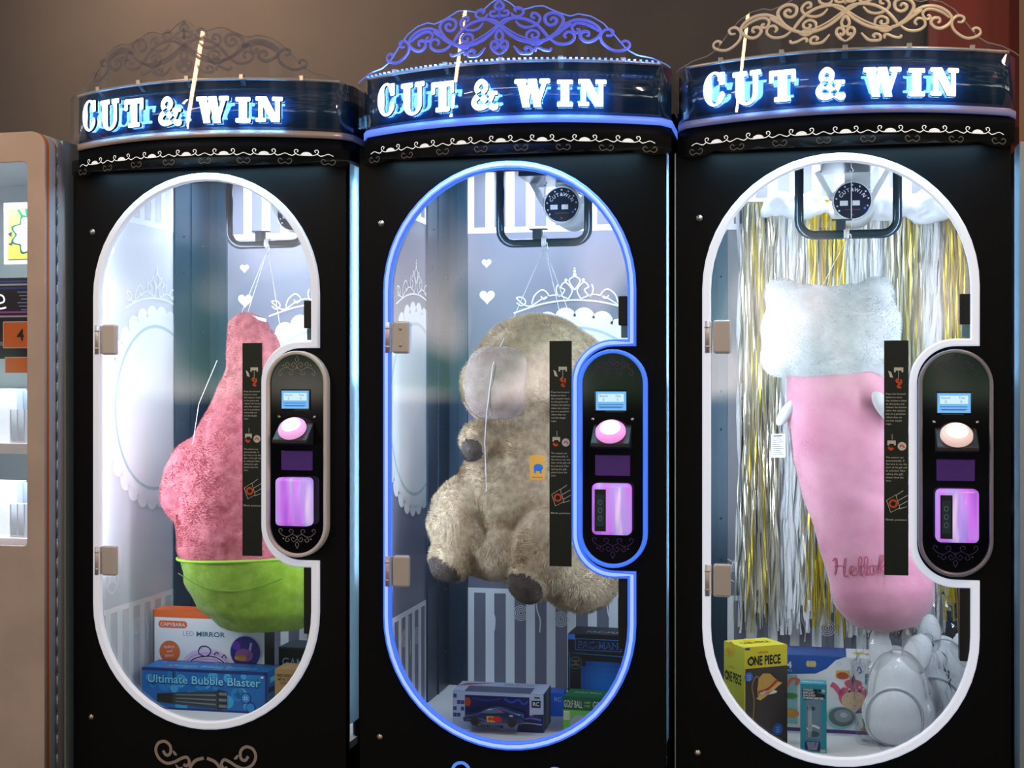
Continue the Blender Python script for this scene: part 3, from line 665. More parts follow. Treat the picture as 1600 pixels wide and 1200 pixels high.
def mk_frost():
    m = bpy.data.materials.new('frosted_side_window'); m.use_nodes = True; t = m.node_tree; t.nodes.clear()
    o = t.nodes.new('ShaderNodeOutputMaterial'); mix = t.nodes.new('ShaderNodeMixShader'); mix.inputs[0].default_value = .25
    a = t.nodes.new('ShaderNodeBsdfTranslucent'); a.inputs[0].default_value = (.55, .72, .82, 1); g = t.nodes.new('ShaderNodeBsdfGlossy'); g.inputs['Roughness'].default_value = .15
    g.inputs[0].default_value = (.5, .5, .5, 1)
    t.links.new(a.outputs[0], mix.inputs[1]); t.links.new(g.outputs[0], mix.inputs[2]); t.links.new(mix.outputs[0], o.inputs[0]); return m
frost = mk_frost()
LEDW = {1: 15.0, 2: 12.5, 3: 12.5}
for m_ in (1, 2, 3): machine(m_)
# ------------------------------------------------------------------ plush toys
def blob(parts, voxel=.008, smooth=10, wrinkle=(.0, 1), seed=0, extra=None):
    """one continuous skin grown round a set of ellipsoids (centre, radii, optional rotation)"""
    bm = nb()
    for p in parts:
        c, r = p[0], p[1]; rot = p[2] if len(p) > 2 else None
        g = bmesh.ops.create_icosphere(bm, subdivisions=4, radius=1); v = g['verts']
        bmesh.ops.scale(bm, verts=v, vec=r)
        if rot: bmesh.ops.rotate(bm, verts=v, cent=(0, 0, 0), matrix=rot)
        bmesh.ops.translate(bm, verts=v, vec=c)
    if extra: extra(bm)
    me = bpy.data.meshes.new('tmp'); bm.to_mesh(me); bm.free()
    o = bpy.data.objects.new('tmp', me); COL.objects.link(o)
    q = o.modifiers.new('r', 'REMESH'); q.mode = 'VOXEL'; q.voxel_size = voxel
    q = o.modifiers.new('s', 'SMOOTH'); q.iterations = smooth; q.factor = .5
    dg = bpy.context.evaluated_depsgraph_get(); dg.update()
    m2 = bpy.data.meshes.new_from_object(o.evaluated_get(dg)); bpy.data.objects.remove(o); bpy.data.meshes.remove(me)
    if wrinkle[0]:
        n = [v.normal.copy() for v in m2.vertices]
        for v, k in zip(m2.vertices, n):
            p = v.co * wrinkle[1] + Vector((seed, seed, 0))
            v.co += k * (noise.noise(Vector((p.x, p.y, p.z * 1.6))) * wrinkle[0] + noise.noise(p * 2.7) * wrinkle[0] * .4)
    for p in m2.polygons: p.use_smooth = True
    return m2
def furry(me, n, L, seed=1, droop=.6, w=.0011, keep=None, mi=None):
    """short pile: thin blades rooted in the skin, merged in the same mesh"""
    rnd = random.Random(seed); me.calc_loop_triangles(); tris = me.loop_triangles; cum = []; a = 0
    for t in tris: a += t.area; cum.append(a)
    import bisect
    bm = bmesh.new(); bm.from_mesh(me); V = me.vertices; P = me.polygons
    for _ in range(n):
        t = tris[min(len(tris) - 1, bisect.bisect(cum, rnd.random() * a))]; i, j, k = t.vertices
        u, v = rnd.random(), rnd.random()
        if u + v > 1: u, v = 1 - u, 1 - v
        p = V[i].co * (1 - u - v) + V[j].co * u + V[k].co * v
        if keep and not keep(p): continue
        nn = (V[i].normal * (1 - u - v) + V[j].normal * u + V[k].normal * v).normalized()
        q = p * 14; d = Vector((noise.noise(q), noise.noise(q + Vector((7, 3, 1))), noise.noise(q + Vector((2, 9, 4))) - droop))
        d = (nn * .75 + (d - nn * d.dot(nn)) * 1.0 + Vector((rnd.uniform(-.25, .25), rnd.uniform(-.25, .25), rnd.uniform(-.25, .25)))).normalized()
        s = d.cross(nn)
        if s.length < .01: s = nn.orthogonal()
        s = s.normalized() * w; l = L * rnd.uniform(.6, 1.2)
        A_, B_, C_ = bm.verts.new(p - s - nn * .001), bm.verts.new(p + s - nn * .001), bm.verts.new(p + d * l)
        f = bm.faces.new((A_, B_, C_)); f.smooth = True; f.material_index = P[t.polygon_index].material_index
    o = bpy.data.meshes.new('tmp'); bm.to_mesh(o); bm.free(); return o
def split(me, test):
    """cut the faces that pass test(centre) into a mesh of their own"""
    a = bmesh.new(); a.from_mesh(me); b = a.copy()
    bmesh.ops.delete(a, geom=[f for f in a.faces if test(f.calc_center_median())], context='FACES')
    bmesh.ops.delete(b, geom=[f for f in b.faces if not test(f.calc_center_median())], context='FACES')
    m1, m2 = bpy.data.meshes.new('a'), bpy.data.meshes.new('b'); a.to_mesh(m1); b.to_mesh(m2); a.free(); b.free(); return m1, m2
def swell(me, d):
    for v, n in zip(me.vertices, [v.normal.copy() for v in me.vertices]): v.co += n * d
    return me
def fabric(name, a, b, sc=55, rough=.9, sheen=.35, bumps=(160, .5, .003)):
    return M(name, a, rough, sheen=sheen, bump=bumps, var=(sc, a, b), spec=.15)
RX = lambda d: Matrix.Rotation(R(d), 3, 'X'); RY = lambda d: Matrix.Rotation(R(d), 3, 'Y'); RZ = lambda d: Matrix.Rotation(R(d), 3, 'Z')
def cords(m, label, bar, ends, name='hanging_cord'):
    at(m, bar); bm = nb()
    for e in ends:
        P = [Vector(bar)] + [Vector(p) for p in e]
        tube(bm, P, .0011, 6)
    x, y, z = bar
    for k in range(5): tube(bm, [(x - .006 + .003 * k, y + .0145 * math.cos(a), z + .016 + .0145 * math.sin(a)) for a in (2 * PI * j / 14 for j in range(14))], .0013, 5, closed=True)
    tube(bm, catmull([(x, y - .014, z), (x + .010, y - .018, z + .012), (x + .012, y - .015, z - .006)], 4), .001, 5)
    o = obj(name, bm, cordm, None); setp(o, label, 'cord', 'cords holding up the plush toys')
# --- brown capybara plush (middle machine)
fur = fabric('capybara_fur', (.46, .32, .19), (.66, .50, .32), 60); skin = fabric('capybara_muzzle', (.30, .205, .165), (.42, .30, .255), 30); pad = fabric('capybara_paw', (.085, .058, .045), (.15, .105, .085), 40)
cap = thing('capybara_plush', 'large brown furry capybara plush hanging in the middle machine', 'plush toy', 2, (0, .35, -.64))
body = [((-.005, .38, .02), (.195, .155, .168)), ((-.06, .34, -.01), (.160, .14, .125)), ((.08, .38, .0), (.125, .13, .155)), ((-.01, .36, .07), (.165, .13, .122)),
        ((-.01, .38, -.17), (.155, .125, .13)), ((-.01, .38, -.30), (.185, .14, .20)), ((-.10, .36, -.34), (.150, .13, .17)), ((.03, .39, -.47), (.18, .155, .15)), ((-.10, .37, -.45), (.17, .14, .12)),
        ((-.215, .31, -.40), (.092, .11, .13)), ((-.235, .265, -.50), (.062, .07, .062)),
        ((.055, .27, -.46), (.105, .12, .13)), ((.0, .20, -.545), (.055, .06, .06)), ((.12, .36, -.545), (.115, .15, .10)),
        ((-.172, .262, -.155), (.036, .04, .052), RY(20)), ((-.167, .237, -.185), (.033, .035, .036)), ((-.14, .30, -.15), (.05, .05, .045))]
me = blob(body, .0075, 5, (.006, 13), 3)
isfoot = lambda c: (c - Vector((-.252, .235, -.53))).length < .052 or (c - Vector((-.012, .165, -.572))).length < .058 or (c - Vector((-.170, .215, -.19))).length < .036
body_me, feet = split(me, isfoot)
def rbox(bm):
    r = bmesh.ops.create_icosphere(bm, subdivisions=5, radius=1)['verts']
    for v in r:
        d = v.co; k = (abs(d.x) ** 3.4 + abs(d.y) ** 3.4 + abs(d.z) ** 3.4) ** (-1 / 3.4); v.co = d * k
    bmesh.ops.scale(bm, verts=r, vec=(.092, .070, .102)); bmesh.ops.rotate(bm, verts=r, cent=(0, 0, 0), matrix=RZ(-14) @ RX(-6)); bmesh.ops.translate(bm, verts=r, vec=(-.092, .252, .002))
muz = blob([], .006, 6, (.004, 16), 1, rbox)
link('body', furry(body_me, 120000, .0135, 2, .5, .0010), fur, cap, label='tan furry body')
link('muzzle', furry(muz, 9000, .004, 4, .2, .0008), skin, cap, label='mauve brown short pile muzzle')
link('paw_pad', furry(swell(feet, .001), 7000, .005, 5, .2, .0009), pad, cap, label='dark brown paws')
A = Art((.004, .205, -.265), u=(1, .15, 0)); A.rrect(0, 0, .042, .068, .005, C(.90, .62, .25)); A.up(); A.disc(.024, .034, .013, C(.12, .42, .72), ry=.010); A.rect(.012, .018, .017, .030, C(.12, .42, .72)); A.rect(.028, .018, .033, .030, C(.12, .42, .72)); A.up()
A.rect(.006, .006, .036, .008, C(.5, .35, .15)); A.done('swing_tag', cap)
bm = nb(); tube(bm, catmull([(-.15, .255, -.15), (-.142, .252, -.17), (-.14, .25, -.19)], 4), .004, 6, flat=.4); obj('leaf_ribbon', bm, C(.35, .72, .30), cap, label='green ribbon')
cords(2, 'white cord tied to the bar above the brown capybara plush', (.008, .40, .396), [[(-.075, .33, .175), (-.085, .22, .10), (-.095, .178, .05), (-.112, .178, -.08), (-.12, .19, -.16), (-.12, .21, -.30)], [(.06, .36, .205)], [(.09, .37, .19)]])
# --- pink plush with green base (left machine)
pink = fabric('rose_plush', (.48, .11, .15), (.66, .22, .26), 45); green = fabric('lime_plush', (.19, .33, .02), (.26, .41, .04), 40)
pp = thing('teardrop_plush', 'tall pink fuzzy plush with lime green base hanging in the left machine', 'plush toy', 1, (-.03, .36, -.73))
prof = [(.215, -.050, .0), (.205, -.05, .035), (.185, -.045, .058), (.15, -.035, .074), (.10, -.028, .082), (.05, -.03, .085), (0, -.038, .094), (-.05, -.045, .112), (-.10, -.05, .135), (-.16, -.05, .165), (-.22, -.048, .195), (-.30, -.045, .218), (-.40, -.04, .228), (-.50, -.035, .228), (-.60, -.02, .222), (-.68, 0, .195), (-.73, .01, .14), (-.755, .01, .0)]
def revol(bm):
    n = 64; rg = []
    for z, cx, r in prof:
        if r == 0: rg.append([bm.verts.new((cx, .36, z))] * n); continue
        rg.append([bm.verts.new((cx + r * math.cos(2 * PI * k / n), .36 + r * .78 * math.sin(2 * PI * k / n), z)) for k in range(n)])
    for a, b in zip(rg, rg[1:]):
        for k in range(n):
            l = []
            for q in (a[k], a[(k + 1) % n], b[(k + 1) % n], b[k]):
                if q not in l: l.append(q)
            bm.faces.new(l)
    bmesh.ops.recalc_face_normals(bm, faces=bm.faces[:])
me = blob([((-.225, .335, -.30), (.085, .085, .135), RY(12))], .008, 6, (.007, 10), 9, revol)
up, lo = split(me, lambda c: c.z < -.515 + .05 * c.x)
link('body', furry(up, 80000, .006, 7, .3, .0011), pink, pp, label='rose pink fuzzy body')
link('base_cover', furry(swell(lo, .001), 20000, .0025, 8, .2, .0010), green, pp, label='lime green fabric base')
bm = nb(); ring = [(-.035 + .229 * math.cos(a), .36 + .180 * math.sin(a), -.517 + .05 * (.2325 * math.cos(a) - .035)) for a in (2 * PI * k / 80 for k in range(80))]
tube(bm, ring, .0045, 8, closed=True); obj('waist_hem', bm, M('lime_hem', (.30, .52, .05), .8), pp)
bm = nb()
tube(bm, catmull([(-.20, .207, -.56), (-.10, .19, -.60), (.02, .185, -.60), (.13, .205, -.565)], 8), .0016, 6)
obj('base_seam', bm, M('green_thread', (.12, .24, .02), .9), pp)
A = Art((-.03, .345, .197), u=(1, 0, -.25)); A.rect(0, 0, .05, .010, paper); A.done('care_label', pp)
cords(1, 'white cord tied to the bar above the pink and green plush', (.0, .40, .412), [[(-.05, .36, .21)], [(-.075, .36, .20)], [(.09, .30, .12)]])
at(1, (-.2, .3, -.2)); bm = nb(); tube(bm, [(-.115, .29, .07), (-.155, .25, -.06), (-.18, .26, -.18)], .0012, 6)
setp(obj('tie_cord', bm, cordm, None), 'white cord running down the left side of the pink plush', 'cord')
# --- white pillow head on a pink bolster (right machine)
wp = fabric('white_plush', (.52, .53, .56), (.62, .63, .66), 30, .9, .3, (90, .3, .002)); pk = fabric('blush_velour', (.52, .20, .30), (.64, .30, .40), 9, .75, .6, (30, .25, .004))
bp = thing('bolster_plush', 'long pink bolster plush with a white pillow top hanging before tinsel', 'plush toy', 3, (.08, .33, -.69))
me = blob([((-.075, .30, .15), (.135, .09, .125)), ((.03, .30, .15), (.135, .09, .125)), ((-.02, .30, .10), (.165, .10, .10)), ((-.155, .30, .075), (.055, .06, .055)), ((.10, .30, .07), (.06, .06, .06)),
           ((-.150, .30, .245), (.048, .045, .052), RY(-35)), ((.095, .30, .245), (.05, .045, .052), RY(35)), ((-.15, .3, .16), (.055, .06, .08)), ((.11, .3, .16), (.055, .06, .08))], .0075, 12, (.003, 9), 5)
link('pillow_top', furry(me, 50000, .004, 3, .2, .0010), wp, bp, label='white plush pillow top')
SPN = [(.05, .0, .142), (-.02, .005, .148), (-.10, .012, .150), (-.20, .025, .150), (-.32, .052, .148), (-.44, .085, .140), (-.52, .105, .138), (-.60, .118, .128), (-.655, .122, .085), (-.680, .122, 0)]
def bol(bm):
    n = 64; rg = []
    for z, cx, r in [(.07, 0, 0)] + SPN:
        if r == 0: rg.append([bm.verts.new((cx, .33, z))] * n); continue
        rg.append([bm.verts.new((cx + r * math.cos(2 * PI * k / n), .33 + r * .68 * math.sin(2 * PI * k / n), z)) for k in range(n)])
    for a, b in zip(rg, rg[1:]):
        for k in range(n):
            l = []
            for q in (a[k], a[(k + 1) % n], b[(k + 1) % n], b[k]):
                if q not in l: l.append(q)
            bm.faces.new(l)
    bmesh.ops.recalc_face_normals(bm, faces=bm.faces[:])
me = blob([((.115, .33, -.56), (.14, .10, .11))], .008, 10, (.004, 7), 2, bol)
for v, n in zip(me.vertices, [v.normal.copy() for v in me.vertices]):
    a = math.sin(v.co.z * 52 + 7 * noise.noise(v.co * 5) + v.co.x * 8); v.co += n * (.0035 * a * max(0, noise.noise(v.co * 6 + Vector((3, 3, 3))) + .35))
tree = BVHTree.FromPolygons([v.co.copy() for v in me.vertices], [list(p.vertices) for p in me.polygons])
link('bolster', furry(me, 30000, .002, 6, .2, .0009), pk, bp, label='blush pink velour bolster')
me = blob([((-.140, .30, -.075), (.018, .02, .045), RY(35))], .004, 3); link('arm_tab', me, wp, bp)
me = blob([((.115, .22, -.06), (.022, .02, .052), RY(-35))], .004, 3); link('arm_tab', me, wp, bp)
def drape(q, x, y, l):
    h = tree.ray_cast(Vector((q.x, -.5, q.z)), Vector((0, 1, 0)))[0]
    return Vector((q.x, (h.y if h else .25) - .004 - l, q.z))
A = Art((-.015, 0, -.515), fn=drape); thread = M('embroidery_plum', (.42, .06, .11), .8)
hl = A
def wr(pts, x0): hl.stroke([(x0 + a * .038, b * .05 + (x0) * .10) for a, b in pts], .0030, thread)
wr([(-.1, .75), (.1, .95), (.15, .5), (.05, 0)], 0); wr([(.75, 1), (.65, .5), (.7, .0), (.95, .05)], 0); wr([(.0, .45), (.4, .55), (.75, .5)], 0)
for i in (1,): wr([(.0, .1), (.35, .3), (.3, .5), (.1, .45), (.05, .15), (.3, 0), (.6, .1)], .038)
for x in (.060, .075): wr([(.0, .1), (.3, .7), (.25, .98), (.12, .9), (.1, .3), (.2, 0), (.42, .1)], x)
wr([(.3, .5), (.05, .4), (.1, .05), (.35, .02), (.5, .3), (.35, .5), (.6, .42)], .091)
wr([(.1, 0), (.15, .6), (.2, .98), (.32, .9), (.12, .35)], .115); wr([(.14, .25), (.4, .5), (.2, .28), (.5, 0), (.6, .1)], .115)
wr([(.0, .1), (.15, .5), (.1, .1), (.3, .0), (.42, .12)], .138); wr([(.14, .7), (.17, .73)], .138)
wr([(.2, .9), (.12, .3), (.2, 0), (.45, .1)], .154); wr([(-.02, .6), (.4, .66)], .154)
A.done('embroidery', bp)
A = Art((-.182, .285, -.20), u=(1, 0, .05)); A.rect(0, 0, .038, .065, paper); A.up()
for k in range(9): A.rect(.004, .008 + k * .0055, .034 - (k % 3) * .004, .010 + k * .0055, C(.45, .45, .52))
A.rect(.006, .058, .03, .061, C(.1, .1, .12)); A.done('care_label', bp)
cords(3, 'white cord tied to the bar above the pink bolster plush', (.018, .27, .394), [[(-.045, .30, .27)], [(.0, .30, .27)], [(.05, .32, .26)]])
# ------------------------------------------------------------------ tinsel (right machine)
def tinsel(name, label, spans, mat, seed, yc, top=.56, bot=-.74):
    rnd = random.Random(seed); at(3, (0, .72, 0)); bm = nb()
    for x0, x1, n in spans:
        for _ in range(n):
            x = rnd.uniform(x0, x1); y = yc + rnd.uniform(-.012, .012); w = rnd.uniform(.0018, .0035) * (1.9 if 'white' in name else 1); b = bot + rnd.uniform(-.03, .12); ph = rnd.uniform(0, 6); fr = rnd.uniform(.5, 3)
            sway = rnd.uniform(-.03, .03); prev = None; K = 26
            for k in range(K + 1):
                t = k / K; z = top + rnd.uniform(0, .0) + (b - top) * t; xx = x + sway * t * t + .003 * math.sin(fr * z * 9 + ph)
                a = ph + fr * z * 7 + .6 * noise.noise(Vector((x * 60, z * 20, 1))); dx, dy = w * math.cos(a), w * math.sin(a)
                c = (bm.verts.new((xx - dx, y - dy, z)), bm.verts.new((xx + dx, y + dy, z)))
                if prev: bm.faces.new((prev[0], prev[1], c[1], c[0])).smooth = False
                prev = c
    setp(obj(name, bm, mat, None), label, 'tinsel', None, 'stuff')
tinsel('white_tinsel', 'white ribbon strands hanging behind the pink bolster plush', [(-.19, -.07, 85), (.03, .155, 120), (.25, .32, 55), (-.29, .35, 60)], M('tinsel_white', (.88, .90, .95), .6), 1, .745)
tinsel('silver_tinsel', 'silver champagne foil strands in two bands behind the bolster plush', [(-.275, -.185, 60), (.15, .255, 60), (-.18, .15, 14)], M('tinsel_silver', (.88, .84, .72), .33, .75), 2, .705)
tinsel('gold_tinsel', 'bright gold foil strands hanging behind the bolster plush', [(-.075, .030, 38), (.315, .372, 26), (-.26, -.2, 4), (.17, .24, 4)], M('tinsel_gold', (.82, .64, .06), .3, .75), 4, .67)
at(3, (0, .7, .56)); bm = nb()
box(bm, -.30, .375, .66, .79, .555, .565)
me = blob([((-.12, .62, .53), (.10, .03, .045)), ((.10, .62, .525), (.13, .03, .05)), ((.27, .64, .52), (.09, .03, .05))], .008, 6, (.02, 16), 8); add_me(bm, me)
setp(obj('gathered_ribbon', bm, M('ribbon_white', (.80, .82, .88), .3), None), 'gathered white plastic top that the tinsel strands hang from', 'ribbon')
# ------------------------------------------------------------------ boxes on the prize shelves
def carton(name, label, m, c, w, d, h, rot, cols, cat='box', base=-.98, bev=.0015):
    """box with its front-left foot at c=(x,y); returns root and art planes in machine coordinates: front, side (right), left, top"""
    x, y = c; a = R(rot); u = Vector((math.cos(a), math.sin(a), 0)); v = Vector((-math.sin(a), math.cos(a), 0)); ctr = Vector((x, y, base)) + u * w / 2 + v * d / 2
    root = thing(name, label, cat, m, ctr)
    bm = nb(); box(bm, -w / 2, w / 2, -d / 2, d / 2, 0, h, bev, 1)
    bm.transform(Matrix.Translation(ctr) @ Matrix.Rotation(a, 4, 'Z')); obj('carton', bm, cols, root)
    o = Vector((x, y, base))
    return root, Art(o, u, (0, 0, 1)), Art(o + u * w, v, (0, 0, 1)), Art(o + v * d, -v, (0, 0, 1)), Art(o + Vector((0, 0, h)), u, v)
Wh = C(.86, .88, .92); Bk = C(.06, .06, .08)
# bubble blaster box
bl = C(.06, .42, .72); bd = C(.04, .18, .46); lb = C(.45, .80, .95)
r, F_, Sd, L_, T_ = carton('bubble_blaster_box', 'long bright blue toy carton lying in front of the white and orange box', 1, (-.352, .27), .402, .11, .1225, 1.5, bl)
F_.rect(0, 0, .402, .122, bl); F_.up()
rnd = random.Random(3)
for k in range(26): F_.disc(rnd.uniform(.02, .38), rnd.uniform(.01, .11), rnd.uniform(.008, .022), C(.12, .52, .80) if k % 2 else C(.25, .66, .88), n=14)
F_.up(); F_.rect(0, .115, .402, .122, bd); F_.rect(0, 0, .402, .006, bd); F_.rect(.395, 0, .402, .122, bd)
F_.up(); F_.text('Ultimate Bubble Blaster', .018, .078, .026, bd, w=.365, bold=.055); F_.up(); F_.text('Ultimate Bubble Blaster', .020, .080, .024, lb, w=.361, bold=.018)
g = C(.20, .24, .26); g2 = C(.45, .50, .52)
F_.poly([(.10, .018), (.245, .010), (.245, .062), (.10, .050)], g); F_.poly([(.05, .022), (.10, .018), (.10, .050), (.05, .046)], C(.12, .10, .10)); F_.poly([(.245, .006), (.275, .010), (.275, .062), (.245, .066)], C(.14, .17, .18)); F_.up()
for j in range(3): F_.poly([(.11, .024 + j * .010), (.24, .019 + j * .014), (.24, .024 + j * .014), (.11, .027 + j * .010)], g2)
for j in range(9): F_.disc(.262 + .008 * (j % 3 - 1), .018 + .018 * (j // 3), .005, g2, n=10)
F_.disc(.335, .045, .016, bd); F_.disc(.350, .018, .015, bd); F_.up(); F_.disc(.335, .045, .0135, C(.15, .55, .85)); F_.disc(.350, .018, .0125, C(.15, .55, .85)); F_.up()
F_.text('32', .335, .040, .010, Wh, align='c'); F_.rect(.383, .106, .391, .112, Wh)
T_.rect(.0, .0, .402, .11, bl); T_.up(); T_.rect(0, 0, .402, .006, bd); T_.rect(0, .103, .402, .11, bd); T_.text('Ultimate Bubble Blaster', .07, .030, .030, C(.55, .80, .90), w=.26)
for k in range(12): T_.disc(rnd.uniform(.02, .38), rnd.uniform(.015, .09), .009, C(.2, .6, .85), n=10)
Sd.rect(0, 0, .11, .122, C(.10, .46, .76)); Sd.up(); Sd.rect(.01, .02, .10, .04, C(.6, .8, .9)); Sd.rect(.01, .06, .10, .075, bd); Sd.rect(.02, .088, .09, .104, lb)
for q, n in ((F_, 'front_print'), (T_, 'top_print'), (Sd, 'side_print')): q.done(n, r)
# capybara mirror box
r, F_, Sd, L_, T_ = carton('mirror_box', 'white carton with orange top strip and animal outline behind the blue carton', 1, (-.384, .40), .370, .07, .2744, 1, paper); F_.sc = T_.sc = Sd.sc = 1.12
org = C(.88, .40, .18)
F_.rect(.0, .225, .33, .245, org); F_.rect(0, 0, .004, .245, C(.45, .40, .42)); F_.rrect(.016, .196, .102, .216, .009, org); F_.up()
F_.text('CAPYBARA', .059, .201, .0095, Wh, w=.074, align='c', bold=.01)
F_.text('LED', .090, .176, .013, C(.55, .62, .70), w=.032); F_.text('MIRROR', .130, .176, .013, C(.05, .42, .50), w=.085, bold=.02)
F_.disc(.050, .130, .031, C(.75, .45, .30)); F_.up(); F_.disc(.050, .130, .028, org); F_.up()
for i, t in enumerate(('Reflect', 'and', 'Shine!')): F_.text(t, .050, .140 - .012 * i, .008, Wh, align='c', rot=.1)
P = [(.125, .02), (.105, .05), (.103, .085), (.118, .110), (.145, .120), (.180, .122), (.205, .112), (.222, .095), (.235, .06), (.252, .02)]
for w, c in ((.040, C(.86, .78, .90)), (.022, C(.80, .66, .88)), (.008, C(.93, .90, .96)), (.0035, C(.10, .12, .28))): F_.up(); F_.stroke(P, w, c)
F_.stroke([(.138, .130), (.142, .146), (.158, .150), (.172, .142), (.170, .128), (.155, .122)], .0032, C(.10, .12, .28), closed=True)
F_.stroke([(.184, .126), (.190, .134), (.198, .130)], .003, C(.10, .12, .28)); F_.stroke([(.206, .120), (.214, .128), (.220, .118)], .003, C(.10, .12, .28))
F_.stroke([(.118, .088), (.122, .094), (.128, .090)], .003, C(.10, .12, .28)); F_.stroke([(.165, .094), (.186, .094)], .003, C(.10, .12, .28)); F_.stroke([(.122, .065), (.121, .050)], .003, C(.10, .12, .28))
F_.disc(.276, .138, .047, C(.78, .82, .90)); F_.up(); F_.disc(.276, .138, .044, C(.14, .10, .48)); F_.up(); F_.disc(.272, .130, .026, C(.55, .32, .55), ry=.018); F_.disc(.262, .122, .018, C(.85, .60, .25), ry=.008); F_.poly([(.280, .12), (.290, .165), (.296, .165), (.288, .12)], C(.75, .60, .85)); F_.disc(.25, .155, .012, C(.4, .2, .65))
for s in (0, .016): F_.poly([(.300 + s, .02), (.312 + s, .05), (.318 + s, .075), (.308 + s, .060), (.298 + s, .04)], C(.18, .36, .22))
T_.rect(0, 0, .33, .07, org); Sd.rect(0, 0, .07, .245, C(.08, .12, .12))
for q, n in ((F_, 'front_print'), (T_, 'top_print'), (Sd, 'side_print')): q.done(n, r)
# gaming box, tan tube box
r, F_, Sd, L_, T_ = carton('gaming_box', 'dark teal carton with pale capital lettering behind the tan box', 1, (-.008, .50), .30, .12, .155, 0, C(.06, .12, .13))
F_.text('GAMING COMPUTER', .012, .098, .026, C(.66, .76, .80), w=.32, bold=.01, rot=-.06); F_.rect(0, .150, .3, .155, C(.12, .25, .26)); F_.done('front_print', r)
T_.rect(0, 0, .3, .12, C(.10, .20, .24)); T_.done('top_print', r)
r, F_, Sd, L_, T_ = carton('can_cooler_box', 'small tan kraft carton at the right end of the blue toy carton', 1, (.100, .22), .062, .085, .150, 3, C(.62, .50, .32))
F_.rect(0, 0, .062, .15, C(.66, .53, .34)); F_.up(); br = C(.16, .09, .05)
for i, (t, h, w) in enumerate((('NED KELLY', .0078, .050), ('METAL CAN', .0068, .044), ('COOLER', .0068, .030))): F_.text(t, .031, .128 - .011 * i, h, br, w=w, align='c', bold=.02)
F_.text('ARMOUR', .034, .092, .004, br, w=.026, align='c'); F_.rect(.014, .0, .052, .088, C(.30, .34, .36)); F_.up(); F_.rect(.016, .0, .030, .075, C(.16, .20, .22)); F_.text('KELLY', .042, .072, .006, C(.8, .75, .65), w=.018, align='c'); F_.done('front_print', r)
Sd.rect(0, 0, .085, .15, C(.60, .46, .24)); Sd.up(); Sd.rect(.012, .10, .07, .135, br); Sd.done('side_print', r)
# toy car in window box
r, F_, Sd, L_, T_ = carton('toy_car_box', 'white and blue window carton with a dark blue toy racing car, middle machine', 2, (-.232, .265), .262, .125, .108, 1.5, C(.10, .12, .25))
sh = C(.74, .78, .88); nv = C(.07, .12, .34)
F_.rect(0, 0, .262, .022, sh); F_.rect(0, .022, .036, .108, sh); F_.rect(.222, .022, .262, .108, sh); F_.rect(.036, .098, .222, .108, sh); F_.rect(.036, .022, .222, .098, nv); F_.up()
for k in range(7): F_.rect(.002 + .011 * (k % 3), .035 + .018 * (k // 2), .012 + .011 * (k % 3), .046 + .018 * (k // 2), C(.22, .30, .55))
F_.stroke([(.15, .092), (.17, .082), (.19, .090), (.205, .078), (.218, .088)], .006, C(.15, .30, .75)); F_.stroke([(.06, .09), (.10, .084), (.14, .092)], .005, C(.12, .22, .55)); F_.disc(.044, .078, .009, C(.80, .22, .12), ry=.013)
F_.text('AUDI RS 5 DTM', .068, .008, .0085, Bk, w=.078, bold=.02); F_.text('REMOTE CONTROL', .085, .003, .003, Bk, w=.05)
F_.stroke([(.070, .020), (.074, .024), (.078, .019), (.084, .020)], .0016, Bk); F_.rect(.228, .070, .254, .090, Bk); F_.up(); F_.text('RC', .241, .075, .011, Wh, w=.018, align='c', bold=.02); F_.rect(.236, .096, .252, .100, Bk)
F_.poly([(.186, .0), (.190, .022), (.205, .040), (.232, .050), (.262, .052), (.262, .0)], nv); F_.up(); F_.stroke([(.20, .034), (.225, .040), (.255, .036)], .004, C(.35, .45, .85)); F_.rect(.196, .010, .255, .020, C(.10, .13, .2)); F_.stroke([(.196, .025), (.22, .026), (.258, .023)], .002, C(.8, .85, .95)); F_.rect(.225, .0445, .235, .048, C(.75, .2, .2))
F_.done('front_print', r)
T_.rect(0, 0, .262, .125, sh); T_.up(); T_.rect(.034, 0, .225, .07, C(.30, .34, .45)); T_.poly([(.0, .06), (.07, .10), (.10, .115), (.02, .10)], C(.75, .2, .2)); T_.text('AUDI RS 5 DTM', .13, .088, .018, Bk, w=.085); T_.done('top_print', r)
Sd.rect(0, 0, .125, .108, C(.25, .28, .40)); Sd.up(); Sd.rect(.04, .0, .09, .108, C(.5, .5, .42)); Sd.done('side_print', r)
bm = nb(); at(2, r.location * 0 + cur['B']) if 0 else None
prof2 = [(-.085, .006), (-.088, .016), (-.078, .024), (-.045, .031), (-.018, .046), (.018, .050), (.048, .041), (.082, .033), (.086, .012), (.080, .006)]
me = shape([[(x + .128 - .232, z + .026 - .98) for x, z in prof2]], .222, .262, .004); bm = nb(); add_me(bm, me)
obj('toy_car_body', bm, M('car_navy', (.02, .05, .16), .15, .3, coat=1), r)
for x in (-.052, .054):
    bm = nb(); tube(bm, [(x + .128 - .232, .218, -.98 + .037), (x + .128 - .232, .264, -.98 + .037)], .0125, 20); obj('toy_car_wheel', bm, M('tyre', (.015, .015, .02), .5), r)
